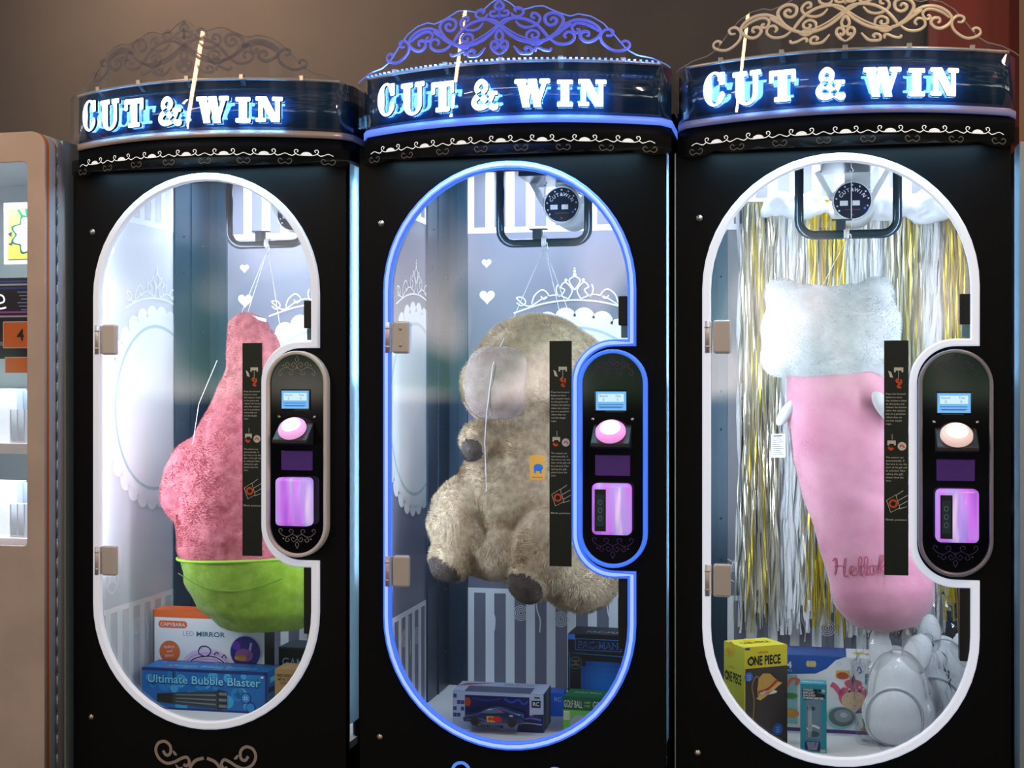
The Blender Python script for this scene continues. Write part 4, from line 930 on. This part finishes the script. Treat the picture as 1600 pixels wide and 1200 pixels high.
A = Art((-.104, .2215, -.954)); A.poly([(-.035, .034), (-.012, .044), (.016, .046), (.034, .038), (.0, .034)], C(.35, .45, .55)); A.rect(-.018, .010, .008, .026, C(.92, .80, .15)); A.up(); A.disc(.012, .019, .014, C(.85, .12, .15), ry=.008); A.disc(-.008, .019, .007, C(.85, .2, .15), ry=.005); A.disc(.02, .042, .006, C(.8, .3, .3), ry=.003); A.disc(.052, .030, .006, C(.8, .7, .7), ry=.003); A.stroke([(-.075, .014), (-.04, .018), (-.02, .012)], .003, C(.25, .4, .7)); A.done('toy_car_livery', r)
r, F_, Sd, L_, T_ = carton('blue_box', 'small plain blue carton standing behind the toy car carton', 2, (-.02, .46), .075, .06, .07, 4, C(.12, .40, .85))
F_.text('RC', .045, .045, .012, Wh); F_.done('front_print', r)
# arcade light box
r, F_, Sd, L_, T_ = carton('arcade_light_box', 'tall dark navy carton with glowing blue picture behind the green clock carton', 2, (.062, .48), .185, .13, .242, -2, C(.02, .03, .07))
F_.rect(.022, .196, .160, .230, C(.25, .50, .80)); F_.rect(.0, .226, .022, .242, C(.2, .5, .85)); F_.up(); F_.rect(.0235, .1975, .1585, .2285, C(.03, .06, .14)); F_.up()
F_.text('PAC-MAN', .032, .203, .019, C(.22, .45, .80), w=.118, bold=.02); F_.up(); F_.text('PAC-MAN', .033, .2045, .016, C(.02, .04, .12), w=.115)
F_.stroke([(.006, .02), (.006, .188), (.030, .186), (.18, .182)], .0016, C(.2, .5, .75), smooth=0)
F_.disc(.024, .158, .018, C(.28, .45, .55)); F_.up(); F_.disc(.024, .158, .0165, C(.04, .05, .08)); F_.up()
for i, t in enumerate(('PROJECTS', 'THE', 'MAZE!')): F_.text(t, .024, .162 - i * .006, .0035, C(.75, .70, .3), w=.022 if i != 1 else .009, align='c')
for k in range(9):                                    # soft pixel panel of blue light, no figure
    for j in range(10):
        q = 1 - (abs(k - 4) / 5.5) ** 2 - (abs(j - 4.5) / 6.5) ** 2
        if q > .12: F_.rect(.040 + k * .0145, .01 + j * .0155, .0545 + k * .0145, .0255 + j * .0155, C(.05, .22 + .20 * min(1, q), .45 + .30 * min(1, q)))
F_.done('front_print', r); T_.rect(0, 0, .185, .13, C(.04, .07, .12)); T_.up(); T_.text('PAC-MAN', .05, .03, .03, C(.6, .75, .85), w=.12); T_.done('top_print', r)
r, F_, Sd, L_, T_ = carton('alarm_clock_box', 'green carton with golf ball clock at the right of the middle shelf', 2, (.086, .27), .12, .10, .106, -2, C(.05, .36, .22))
F_.rect(0, .070, .12, .106, C(.05, .35, .22)); F_.rect(0, 0, .12, .070, C(.42, .74, .28)); F_.up(); F_.text('GOLF BALL', .003, .077, .020, C(.88, .9, .8), w=.052); F_.text('ALARM', .060, .090, .006, C(.7, .85, .6), w=.017); F_.text('CLOCK', .060, .080, .006, C(.7, .85, .6), w=.017); F_.text('GOLF', .085, .077, .020, C(.88, .9, .8), w=.03)
F_.disc(.048, .028, .029, C(.66, .68, .70)); F_.rect(.002, .042, .019, .066, C(.85, .9, .75)); F_.up()
for i, t in enumerate(('WAKE UP', 'ON THE', 'GREEN')): F_.text(t, .0105, .058 - i * .006, .003, C(.1, .35, .2), w=.014, align='c')
F_.stroke([(.030, .012), (.040, .026), (.052, .020), (.060, .034)], .004, C(.35, .65, .25)); F_.disc(.040, .018, .007, C(.35, .65, .25)); F_.stroke([(.048, .028), (.058, .040)], .002, Bk); F_.stroke([(.048, .028), (.038, .034)], .002, Bk)
F_.done('front_print', r); T_.rect(0, 0, .12, .10, C(.07, .42, .26)); T_.up(); T_.text('GOLF BALL', .02, .05, .016, C(.75, .88, .75), w=.08); T_.done('top_print', r)
# desk light box
yl = C(.84, .78, .18); r, F_, Sd, L_, T_ = carton('desk_light_box', 'tall yellow carton with a desk lamp picture, left side of the right machine', 3, (-.252, .185), .135, .105, .275, 33, yl)
F_.rect(0, 0, .135, .275, yl); F_.up(); F_.rect(.004, 0, .135, .218, C(.24, .20, .20)); F_.rect(.004, 0, .135, .018, Bk); F_.rect(.004, .268, .018, .274, C(.12, .25, .5)); F_.up()
F_.text('NETFLIX', .045, .256, .006, C(.75, .25, .12), w=.03); F_.text('ONE PIECE', .014, .226, .024, Bk, w=.100, bold=.03); F_.disc(.021, .237, .011, Bk); F_.up(); F_.disc(.021, .237, .0065, C(.7, .66, .3)); F_.up()
F_.stroke([(.026, .07), (.030, .13), (.024, .17), (.036, .195), (.046, .19)], .004, C(.55, .45, .32)); F_.disc(.030, .055, .018, C(.22, .24, .30), ry=.022); F_.disc(.030, .040, .022, C(.15, .17, .22), ry=.010)
F_.poly([(.040, .160), (.044, .190), (.058, .202), (.080, .200), (.112, .172), (.100, .160), (.060, .135), (.042, .140)], C(.78, .60, .30)); F_.up(); F_.poly([(.036, .136), (.110, .176), (.118, .172), (.050, .130)], C(.85, .70, .38)); F_.stroke([(.043, .152), (.075, .160), (.103, .182)], .007, C(.70, .22, .14)); F_.disc(.074, .150, .028, C(.92, .88, .80), ry=.006)
F_.disc(.014, .196, .013, C(.15, .40, .75)); F_.disc(.104, .048, .016, C(.12, .38, .75)); F_.up()
for i, t in enumerate(('MOVE', 'THE', 'HAT')): F_.text(t, .014, .199 - i * .006, .0035, Wh, w=.012, align='c'); F_.text(t, .104, .051 - i * .006, .0035, Wh, w=.012, align='c')
F_.text('DESK LIGHT', .058, .006, .007, Wh, w=.055); F_.done('front_print', r)
L_.rect(0, 0, .105, .275, C(.74, .76, .22)); L_.up(); L_.text('NETFLIX', .03, .208, .006, C(.75, .30, .12), w=.03); L_.text('ONE PIECE', .008, .172, .026, Bk, w=.085, bold=.03); L_.disc(.016, .184, .011, Bk); L_.disc(.02, .245, .014, C(.80, .68, .18)); L_.disc(.04, .26, .02, C(.80, .68, .18)); L_.up(); L_.disc(.016, .184, .0065, C(.7, .66, .3)); L_.done('side_print', r)
T_.rect(0, 0, .125, .105, C(.88, .84, .22)); T_.up(); T_.text('ONE PIECE', .02, .04, .024, C(.2, .2, .12), w=.09, bold=.02); T_.done('top_print', r)
bm = nb(); box(bm, -.255, -.225, .270, .285, -.706, -.698, .002); obj('hang_tab', bm, yl, r)
# tea set box
r, F_, Sd, L_, T_ = carton('tea_set_box', 'wide white and blue carton with a pink teapot picture behind the teal one', 3, (-.146, .42), .268, .13, .215, -1, paper)
dk = C(.10, .32, .66); F_.poly([(0, .215), (.165, .215), (.140, .205), (.115, .180), (.085, .165), (.0, .160)], dk); F_.rect(0, 0, .268, .010, C(.35, .25, .55)); F_.rect(0, .02, .035, .160, C(.55, .78, .82)); F_.up()
F_.text('4', .006, .178, .018, Wh, bold=.03); F_.text('PCS', .006, .168, .005, Wh, w=.014); 
for x in (.065, .073, .081): F_.disc(x, .192, .006, C(.85, .75, .5), ry=.009)
pkk = C(.84, .36, .50); F_.disc(.190, .105, .042, pkk, ry=.036); F_.stroke([(.155, .11), (.140, .13), (.128, .138)], .015, pkk); F_.stroke([(.224, .125), (.240, .130), (.243, .112), (.226, .098)], .007, pkk); F_.disc(.188, .142, .024, pkk, ry=.012); F_.disc(.187, .155, .007, pkk); F_.up()
F_.disc(.190, .094, .034, C(.90, .74, .58), ry=.026); F_.up()
for dx_, dy_ in ((-.018, .012), (.012, .015), (.02, 0), (-.01, -.008), (.004, -.014)): F_.disc(.190 + dx_, .094 + dy_, .0018, C(.7, .3, .4), n=8); F_.disc(.190 + dx_ * 1.3, .128 + dy_ * .3, .0035, C(.93, .80, .78), n=8)
F_.disc(.178, .120, .0035, Bk, n=10); F_.disc(.206, .122, .0035, Bk, n=10)
F_.rrect(.140, .155, .178, .178, .006, C(.85, .72, .40)); F_.rrect(.220, .140, .254, .172, .004, C(.18, .55, .62)); F_.up(); F_.disc(.159, .163, .016, C(.72, .30, .22), ry=.010); F_.disc(.237, .168, .016, C(.80, .50, .35), ry=.004); F_.stroke([(.226, .148), (.232, .158), (.240, .148), (.248, .158)], .003, C(.3, .75, .45))
F_.disc(.155, .045, .042, C(.55, .80, .80), ry=.032); F_.up(); F_.disc(.157, .047, .036, C(.38, .42, .45), ry=.027); F_.up(); F_.disc(.160, .050, .024, C(.55, .59, .62), ry=.018); F_.up(); F_.disc(.162, .053, .010, C(.72, .76, .78), ry=.007)
F_.poly([(.190, .058), (.205, .074), (.222, .078), (.232, .086), (.230, .074), (.215, .062)], C(.35, .25, .55)); F_.stroke([(.198, .178), (.204, .190), (.210, .178), (.203, .172)], .003, C(.2, .45, .65))
F_.stroke([(.005, .125), (.02, .148), (.038, .145), (.030, .130)], .008, C(.85, .42, .35)); F_.disc(.018, .10, .018, C(.3, .55, .3), ry=.008); F_.disc(.02, .05, .02, C(.85, .6, .3), ry=.012)
for x in (.215, .228, .240): F_.stroke([(x, .012), (x + .003, .03), (x - .002, .045)], .005, C(.25, .62, .50)); F_.disc(x, .015, .008, C(.88, .55, .35), ry=.005)
F_.rrect(.236, .06, .254, .118, .004, C(.5, .65, .6)); F_.text('', 0, 0, .01, Bk)
F_.stroke([(.228, .186), (.228, .206), (.260, .206), (.260, .186)], .0012, Bk, smooth=0, closed=True)
for k in range(10): a = 2 * PI * k / 10; F_.stroke([(.244, .196), (.244 + .012 * math.cos(a), .196 + .008 * math.sin(a))], .0014, Bk, smooth=0)
for x in (.150, .185, .200, .215): F_.stroke([(x + .005 * math.cos(2 * PI * j / 12), .196 + .005 * math.sin(2 * PI * j / 12)) for j in range(12)], .0008, C(.5, .65, .8), smooth=0, closed=True)
F_.done('front_print', r); T_.rect(0, 0, .17, .13, dk); T_.up(); T_.disc(.205, .06, .018, C(.85, .80, .35), ry=.02); T_.disc(.24, .05, .018, C(.88, .62, .45), ry=.02); T_.rect(.0, .1, .17, .13, C(.08, .25, .55)); T_.done('top_print', r)
# thermometer box
te = C(.10, .56, .64); r, F_, Sd, L_, T_ = carton('thermometer_box', 'slim teal carton with a window standing before the tea set carton', 3, (-.104, .20), .068, .055, .182, 0, te)
F_.rect(0, 0, .068, .182, te); F_.up(); F_.rect(.014, .036, .054, .140, C(.42, .52, .60)); F_.poly([(.005, .170), (.005, .150), (.012, .140), (.064, .146), (.064, .156), (.045, .160), (.045, .170)], C(.08, .10, .14)); F_.up()
for i, (t, w) in enumerate((("WORLD'S", .026), ('SMALLEST', .030), ('GALILEO', .032), ('THERMOMETER', .054))): F_.text(t, .007, .1645 - i * .0072, .0052, Wh, w=w, bold=.03)
F_.disc(.050, .166, .0045, C(.08, .10, .14)); F_.disc(.060, .166, .0045, C(.7, .75, .8)); F_.rect(.020, .042, .030, .125, C(.60, .70, .76)); F_.disc(.034, .050, .016, C(.25, .30, .36), ry=.008); F_.disc(.028, .118, .011, C(.2, .28, .34), ry=.006)
F_.stroke([(.018, .062), (.032, .072), (.050, .066)], .006, C(.85, .88, .92)); F_.rrect(.012, .006, .052, .030, .004, C(.06, .14, .40)); F_.up()
for i, t in enumerate(('DISCOVER THE', 'SCIENCE OF', 'GALILEO AND', 'GASSES!')): F_.text(t, .032, .0245 - i * .0052, .0035, Wh, w=.030 - .002 * i, align='c', bold=.02)
F_.rect(.052, .002, .066, .010, C(.70, .80, .70)); F_.done('front_print', r); T_.rect(0, 0, .068, .055, C(.14, .6, .7)); T_.up(); T_.text("WORLD'S SMALLEST", .005, .02, .012, Wh, w=.058, bold=.03); T_.done('top_print', r)
Sd.rect(0, 0, .055, .182, C(.08, .46, .54)); Sd.done('side_print', r)
# plastic-wrapped white backpacks
vin = M('white_vinyl', (.84, .86, .90), .4, bump=(20, .2, .003))
def backpack(label, x, y, s, tilt, m=3):
    r = thing('white_backpack', label, 'backpack', m, (x, y, -.98), 'plastic wrapped backpacks')
    T = Matrix.Translation((x, y, -.98)) @ Matrix.Rotation(R(tilt), 4, 'Y') @ Matrix.Scale(s, 4)
    me = blob([((0, .03, .14), (.085, .045, .13)), ((0, .03, .08), (.100, .05, .085))], .007, 4, (.003, 12), 3); me.transform(T); link('bag_body', me, vin, r)
    me = blob([((-.015, -.02, .085), (.076, .03, .080)), ((-.015, -.02, .055), (.080, .032, .055))], .006, 4); me.transform(T); link('front_pocket', me, vin, r)
    bm = nb(); tube(bm, [(-.015 + .076 * math.cos(a), -.034, .082 + .080 * math.sin(a)) for a in (2 * PI * k / 50 for k in range(50))], .0025, 6, closed=True); bm.transform(T); obj('zip_piping', bm, M('piping_grey', (.45, .47, .52), .5), r)
    bm = nb(); tube(bm, [(.084 * math.cos(a), -.008, .14 + .125 * math.sin(a)) for a in (PI * k / 24 for k in range(25))], .0022, 6); bm.transform(T); obj('seam_piping', bm, M('piping_grey'), r)
    me = blob([((-.040, .01, .255), (.034, .014, .075), RY(-4))], .006, 4); me.transform(T); link('top_flap', me, vin, r)
    me = blob([((.055, .01, .245), (.042, .014, .065), RY(22))], .006, 4); me.transform(T); link('top_flap', me, vin, r)
    return r
backpack('front white vinyl backpack in clear wrap, right side of the right machine', .165, .335, .98, -3)
backpack('white vinyl backpack behind the front one, mostly hidden in clear wrap', .265, .46, 1.02, 6)
def wrap(label, c, rad, seed):
    at(3, (c[0], c[1], -.98)); bm = nb(); bmesh.ops.create_icosphere(bm, subdivisions=5, radius=1)
    for v in bm.verts:
        n = v.co.normalized(); k = .98 + .30 * abs(noise.noise(n * 2.6 + Vector((seed, 0, 0)))) + .20 * abs(noise.noise(n * 6 + Vector((seed, 2, 0)))) + .08 * abs(noise.noise(n * 15))
        v.co = Vector((n.x * rad[0] * k, n.y * rad[1] * k, n.z * rad[2] * k)) + Vector(c)
        v.co.z = max(v.co.z, -.978)
    setp(obj('plastic_wrap', bm, glass('clear_film', (.985, .99, .995), .10, 1.42), None, label=None), label, 'plastic bag', 'clear bags round the backpacks')
wrap('crinkled clear bag around the front white backpack', (.165, .325, -.845), (.125, .10, .175), 2)
wrap('crinkled clear bag around the rear white backpack, rising highest', (.27, .46, -.82), (.11, .09, .20), 5)
# ------------------------------------------------------------------ vending machine at the left edge
vm = thing('vending_machine', 'pinkish metal vending machine with lit window at the left edge', 'vending machine', 1, (-.95, .3, -H))
vmet = M('vending_enamel', (.60, .49, .47), .42, .1, bump=(60, .08, .001), var=(7, (.56, .46, .44), (.64, .52, .50)))
def vo():
    p = [(-1.5, -1.25), (-.446, -1.25), (-.446, .655)]
    p += [(-.446 - .045 + .045 * math.cos(a), .655 + .045 * math.sin(a)) for a in (PI / 16 * k for k in range(9))]
    return p + [(-1.5, .700)]
def vw(d=0):
    r = .012; x1, z0, z1 = -.501 + d, -.452 - d, .616 + d
    return [(-1.4, z0), (x1 - r, z0)] + [(x1 - r + r * math.sin(a), z0 + r - r * math.cos(a)) for a in (PI / 8 * k for k in range(5))] + [(x1 - r + r * math.cos(a), z1 - r + r * math.sin(a)) for a in (PI / 8 * k for k in range(5))] + [(-1.4, z1)]
link('door_panel', shape([vo(), vw()], -.100, -.088, .002), vmet, vm)
def inset(p, d): return [((x + d if x < -1.4 else x - d), (z + d if z < -1.2 else z - d)) for x, z in p]
link('door_gasket', shape([inset(vo(), -.0005), vw(.015)], -.0879, -.078), M('gasket_orange', (.75, .16, .03), .5), vm)
link('body_shell', shape([vo(), vw(.02)], -.0779, -.045, .001), M('shell_blue_grey', (.58, .62, .76), .35, .15), vm)
link('hinge_gap', shape([inset(vo(), .003), vw(.02)], -.0449, -.036), M('hinge_dark', (.04, .04, .045), .5, .4), vm)
link('cabinet_shell', shape([vo(), vw(.02)], -.0355, .0, .001), M('shell_mauve_grey', (.56, .54, .62), .35, .15), vm)
bm = nb()
for k in range(34): tube(bm, [(-.445, -.0405, -1.2 + k * .055), (-.445, -.0405, -1.152 + k * .055)], .0035, 8)
obj('piano_hinge', bm, M('hinge_steel', (.35, .36, .40), .35, .7), vm)
bm = nb(); box(bm, -1.5, -.452, .0, .75, -1.25, .69); 
bmesh.ops.delete(bm, geom=[f for f in bm.faces if f.normal.y < -.5], context='FACES_ONLY'); obj('cabinet_back', bm, M('vending_inner', (.62, .68, .72), .5), vm)
bm = nb(); box(bm, -1.38, -.49, -.092, -.090, -.46, .62); obj('window_pane', bm, clear, vm)
for z in (.12, -.17, -.44):
    bm = nb(); box(bm, -1.4, -.46, -.03, .6, z - .03, z, .002); obj('shelf', bm, white, vm)
led_light(vm, 'vending_light', (-.75, .02, .60), (R(25), 0, 0), .5, .05, (.9, .97, 1), 3)
led_light(vm, 'vending_light', (-.75, .0, .08), (R(25), 0, 0), .5, .04, (.9, .97, 1), 1.5)
led_light(vm, 'vending_light', (-.75, .0, -.21), (R(25), 0, 0), .5, .04, (.9, .97, 1), 1.5)
A = Art((-.62, -.034, .0)); nb_ = C(.16, .10, .14)
A.rect(-.25, .070, .13, .30, nb_); A.up(); neon = E('neon_white', (.85, .85, 1), 1.6)
for z, c in ((.287, C(.2, .3, .8)), (.278, C(.75, .75, .9)), (.268, C(.2, .25, .6)), (.200, C(.7, .35, .75)), (.188, C(.75, .72, .85))): A.rect(-.25, z, .13, z + .005, c)
A.stroke([(-.035, .245), (.0, .248), (.012, .235), (-.005, .222), (-.03, .222), (-.04, .238), (-.028, .262), (-.005, .264)], .0, neon)
A.stroke([(-.03, .226), (.002, .232), (.0, .248), (-.02, .252), (-.03, .235), (-.015, .214), (.01, .216)], .0045, neon)
for k in range(6): A.rect(.046 + .006 * (k % 3), .258 - k * .010, .13, .2602 - k * .010, C(.6, .7, .95))
oc = C(.92, .46, .08); A.rrect(-.22, .100, -.016, .176, .004, Wh); A.rrect(.0, .100, .12, .176, .004, Wh); A.rect(.006, .030, .12, .075, Wh); A.rect(-.22, .045, -.016, .075, Wh); A.up()
A.rrect(-.218, .102, -.018, .174, .003, oc); A.rrect(.002, .102, .118, .174, .003, oc); A.rect(.008, .030, .118, .073, oc); A.rect(-.218, .047, -.018, .073, oc); A.up(); A.text('4', .045, .122, .032, Bk, bold=.02)
A.text('D5', -.012, .108, .010, Wh, w=.011)
A.done('price_panel', vm)
def card(label, x0, x1, z0, z1, y, d, c, cat='card box'):
    at(1, ((x0 + x1) / 2, y, z0)); bm = nb(); box(bm, x0, x1, y, y + d, z0, z1, .001, 1); return setp(obj('card_box', bm, c, None), label, cat, 'card boxes in the vending machine')
k = 0
for zs, row in ((-.17, 'upper shelf'), (-.44, 'lower shelf')):
    for (x0, x1, h, y, d, c, w) in ((-.72, -.632, .155, .05, .05, C(.86, .88, .93), 'tall white card box at the left'), (-.631, -.588, .150, .08, .03, C(.62, .70, .74), 'grey blue card box behind the clear stand'), (-.553, -.52, .150, .03, .05, C(.85, .87, .92), 'white card box at the right')):
        card('%s of the %s in the vending machine' % (w, row), x0, x1, zs, zs + h, y, d, c)
    r = thing('acrylic_stand', 'clear card stand on the %s of the vending machine' % row, 'display stand', 1, (-.59, .01, zs))
    for x in (-.612, -.590, -.568):
        bm = nb(); box(bm, x - .002, x + .002, -.01, .04, zs, zs + .095); obj('divider', bm, M('acrylic_white', (.80, .84, .88), .2), r)
    bm = nb(); box(bm, -.612, -.568, -.01, .04, zs, zs + .004); obj('foot', bm, M('acrylic_white'), r)
at(1, (-.64, .12, .36)); r = thing('comic_card', 'green and yellow card with a white burst standing on the top shelf', 'card', 1, (-.64, .12, .352))
bm = nb(); box(bm, -.715, -.55, .11, .118, .352, .535, .001); obj('card_sleeve', bm, M('sleeve', (.75, .80, .84), .3), r)
A = Art((-.700, .1095, .368)); A.rect(0, 0, .14, .150, C(.68, .80, .38)); A.up(); A.rect(0, 0, .14, .05, C(.86, .84, .35))
for c, kx in ((C(.10, .38, .36), 1.12), (C(.90, .91, .94), 1.0)):
    A.up(); A.poly([(.085 + .062 * kx * (1 + .13 * math.cos(9 * a)) * math.cos(a), .072 + .052 * kx * (1 + .13 * math.cos(9 * a)) * math.sin(a)) for a in (2 * PI * j / 90 for j in range(90))], c)
A.poly([(.03, .145), (.05, .118), (.056, .122), (.038, .148)], C(.10, .42, .36)); A.poly([(.055, .148), (.063, .122), (.069, .124), (.066, .149)], C(.10, .42, .36)); A.poly([(.0, .075), (.014, .082), (.012, .066)], C(.3, .2, .45)); A.poly([(.0, .045), (.014, .050), (.014, .040)], C(.3, .2, .45))
A.up(); A.text('Legendary', .045, .088, .007, Bk, w=.04); A.done('card_print', r)
at(1, (-.7, .1, .3)); bm = nb(); box(bm, -1.3, -.51, -.02, .3, .31, .345, .002); setp(obj('glass_riser', bm, white, vm), None)
bm = nb(); box(bm, -.62, -.513, -.106, -.098, -.862, -.759, .002); box(bm, -.62, -.516, -.118, -.100, -.825, -.815, .001); obj('cash_slot', bm, M('slot_black', (.015, .012, .01), .4), vm)
A = Art((-.575, -.1002, -.752)); A.rrect(0, 0, .060, .074, .002, C(.66, .50, .50)); A.up()
for k, c in enumerate((C(.70, .30, .22), C(.25, .32, .55), C(.60, .25, .38))): A.rect(.006, .006 + k * .022, .054, .024 + k * .022, c)
A.up()
for k in range(3): A.disc(.022, .015 + k * .022, .006, C(.75, .55, .60), n=10); A.disc(.04, .015 + k * .022, .005, C(.45, .35, .5), n=10)
A.done('payment_sticker', vm)
# ------------------------------------------------------------------ machine at the right edge
rm_ = thing('side_cabinet', 'pinkish enamel cabinet with metal edge strips at the right edge', 'cabinet', 3, (.9, .2, -H))
bm = nb(); box(bm, .428, 1.4, -.02, .7, -1.25, .60, .006); obj('cabinet_body', bm, M('enamel_pink', (.42, .22, .24), .4, .2), rm_)
bm = nb(); box(bm, .4145, .4275, -.03, .05, -1.25, .59, .002); obj('edge_strip', bm, M('strip_blue_grey', (.42, .50, .62), .35, .5), rm_)
bm = nb(); box(bm, .435, .442, -.026, -.018, -1.25, .59, .002); obj('edge_strip', bm, alu, rm_)
at(3, (.9, 1.5, -H)); cl = plain('wall_right_column', 1.665, 1.9, 1.40, 1.56, 0, 4, M('column_cream', (.62, .48, .36), .6)); cl.name = 'trim_1'
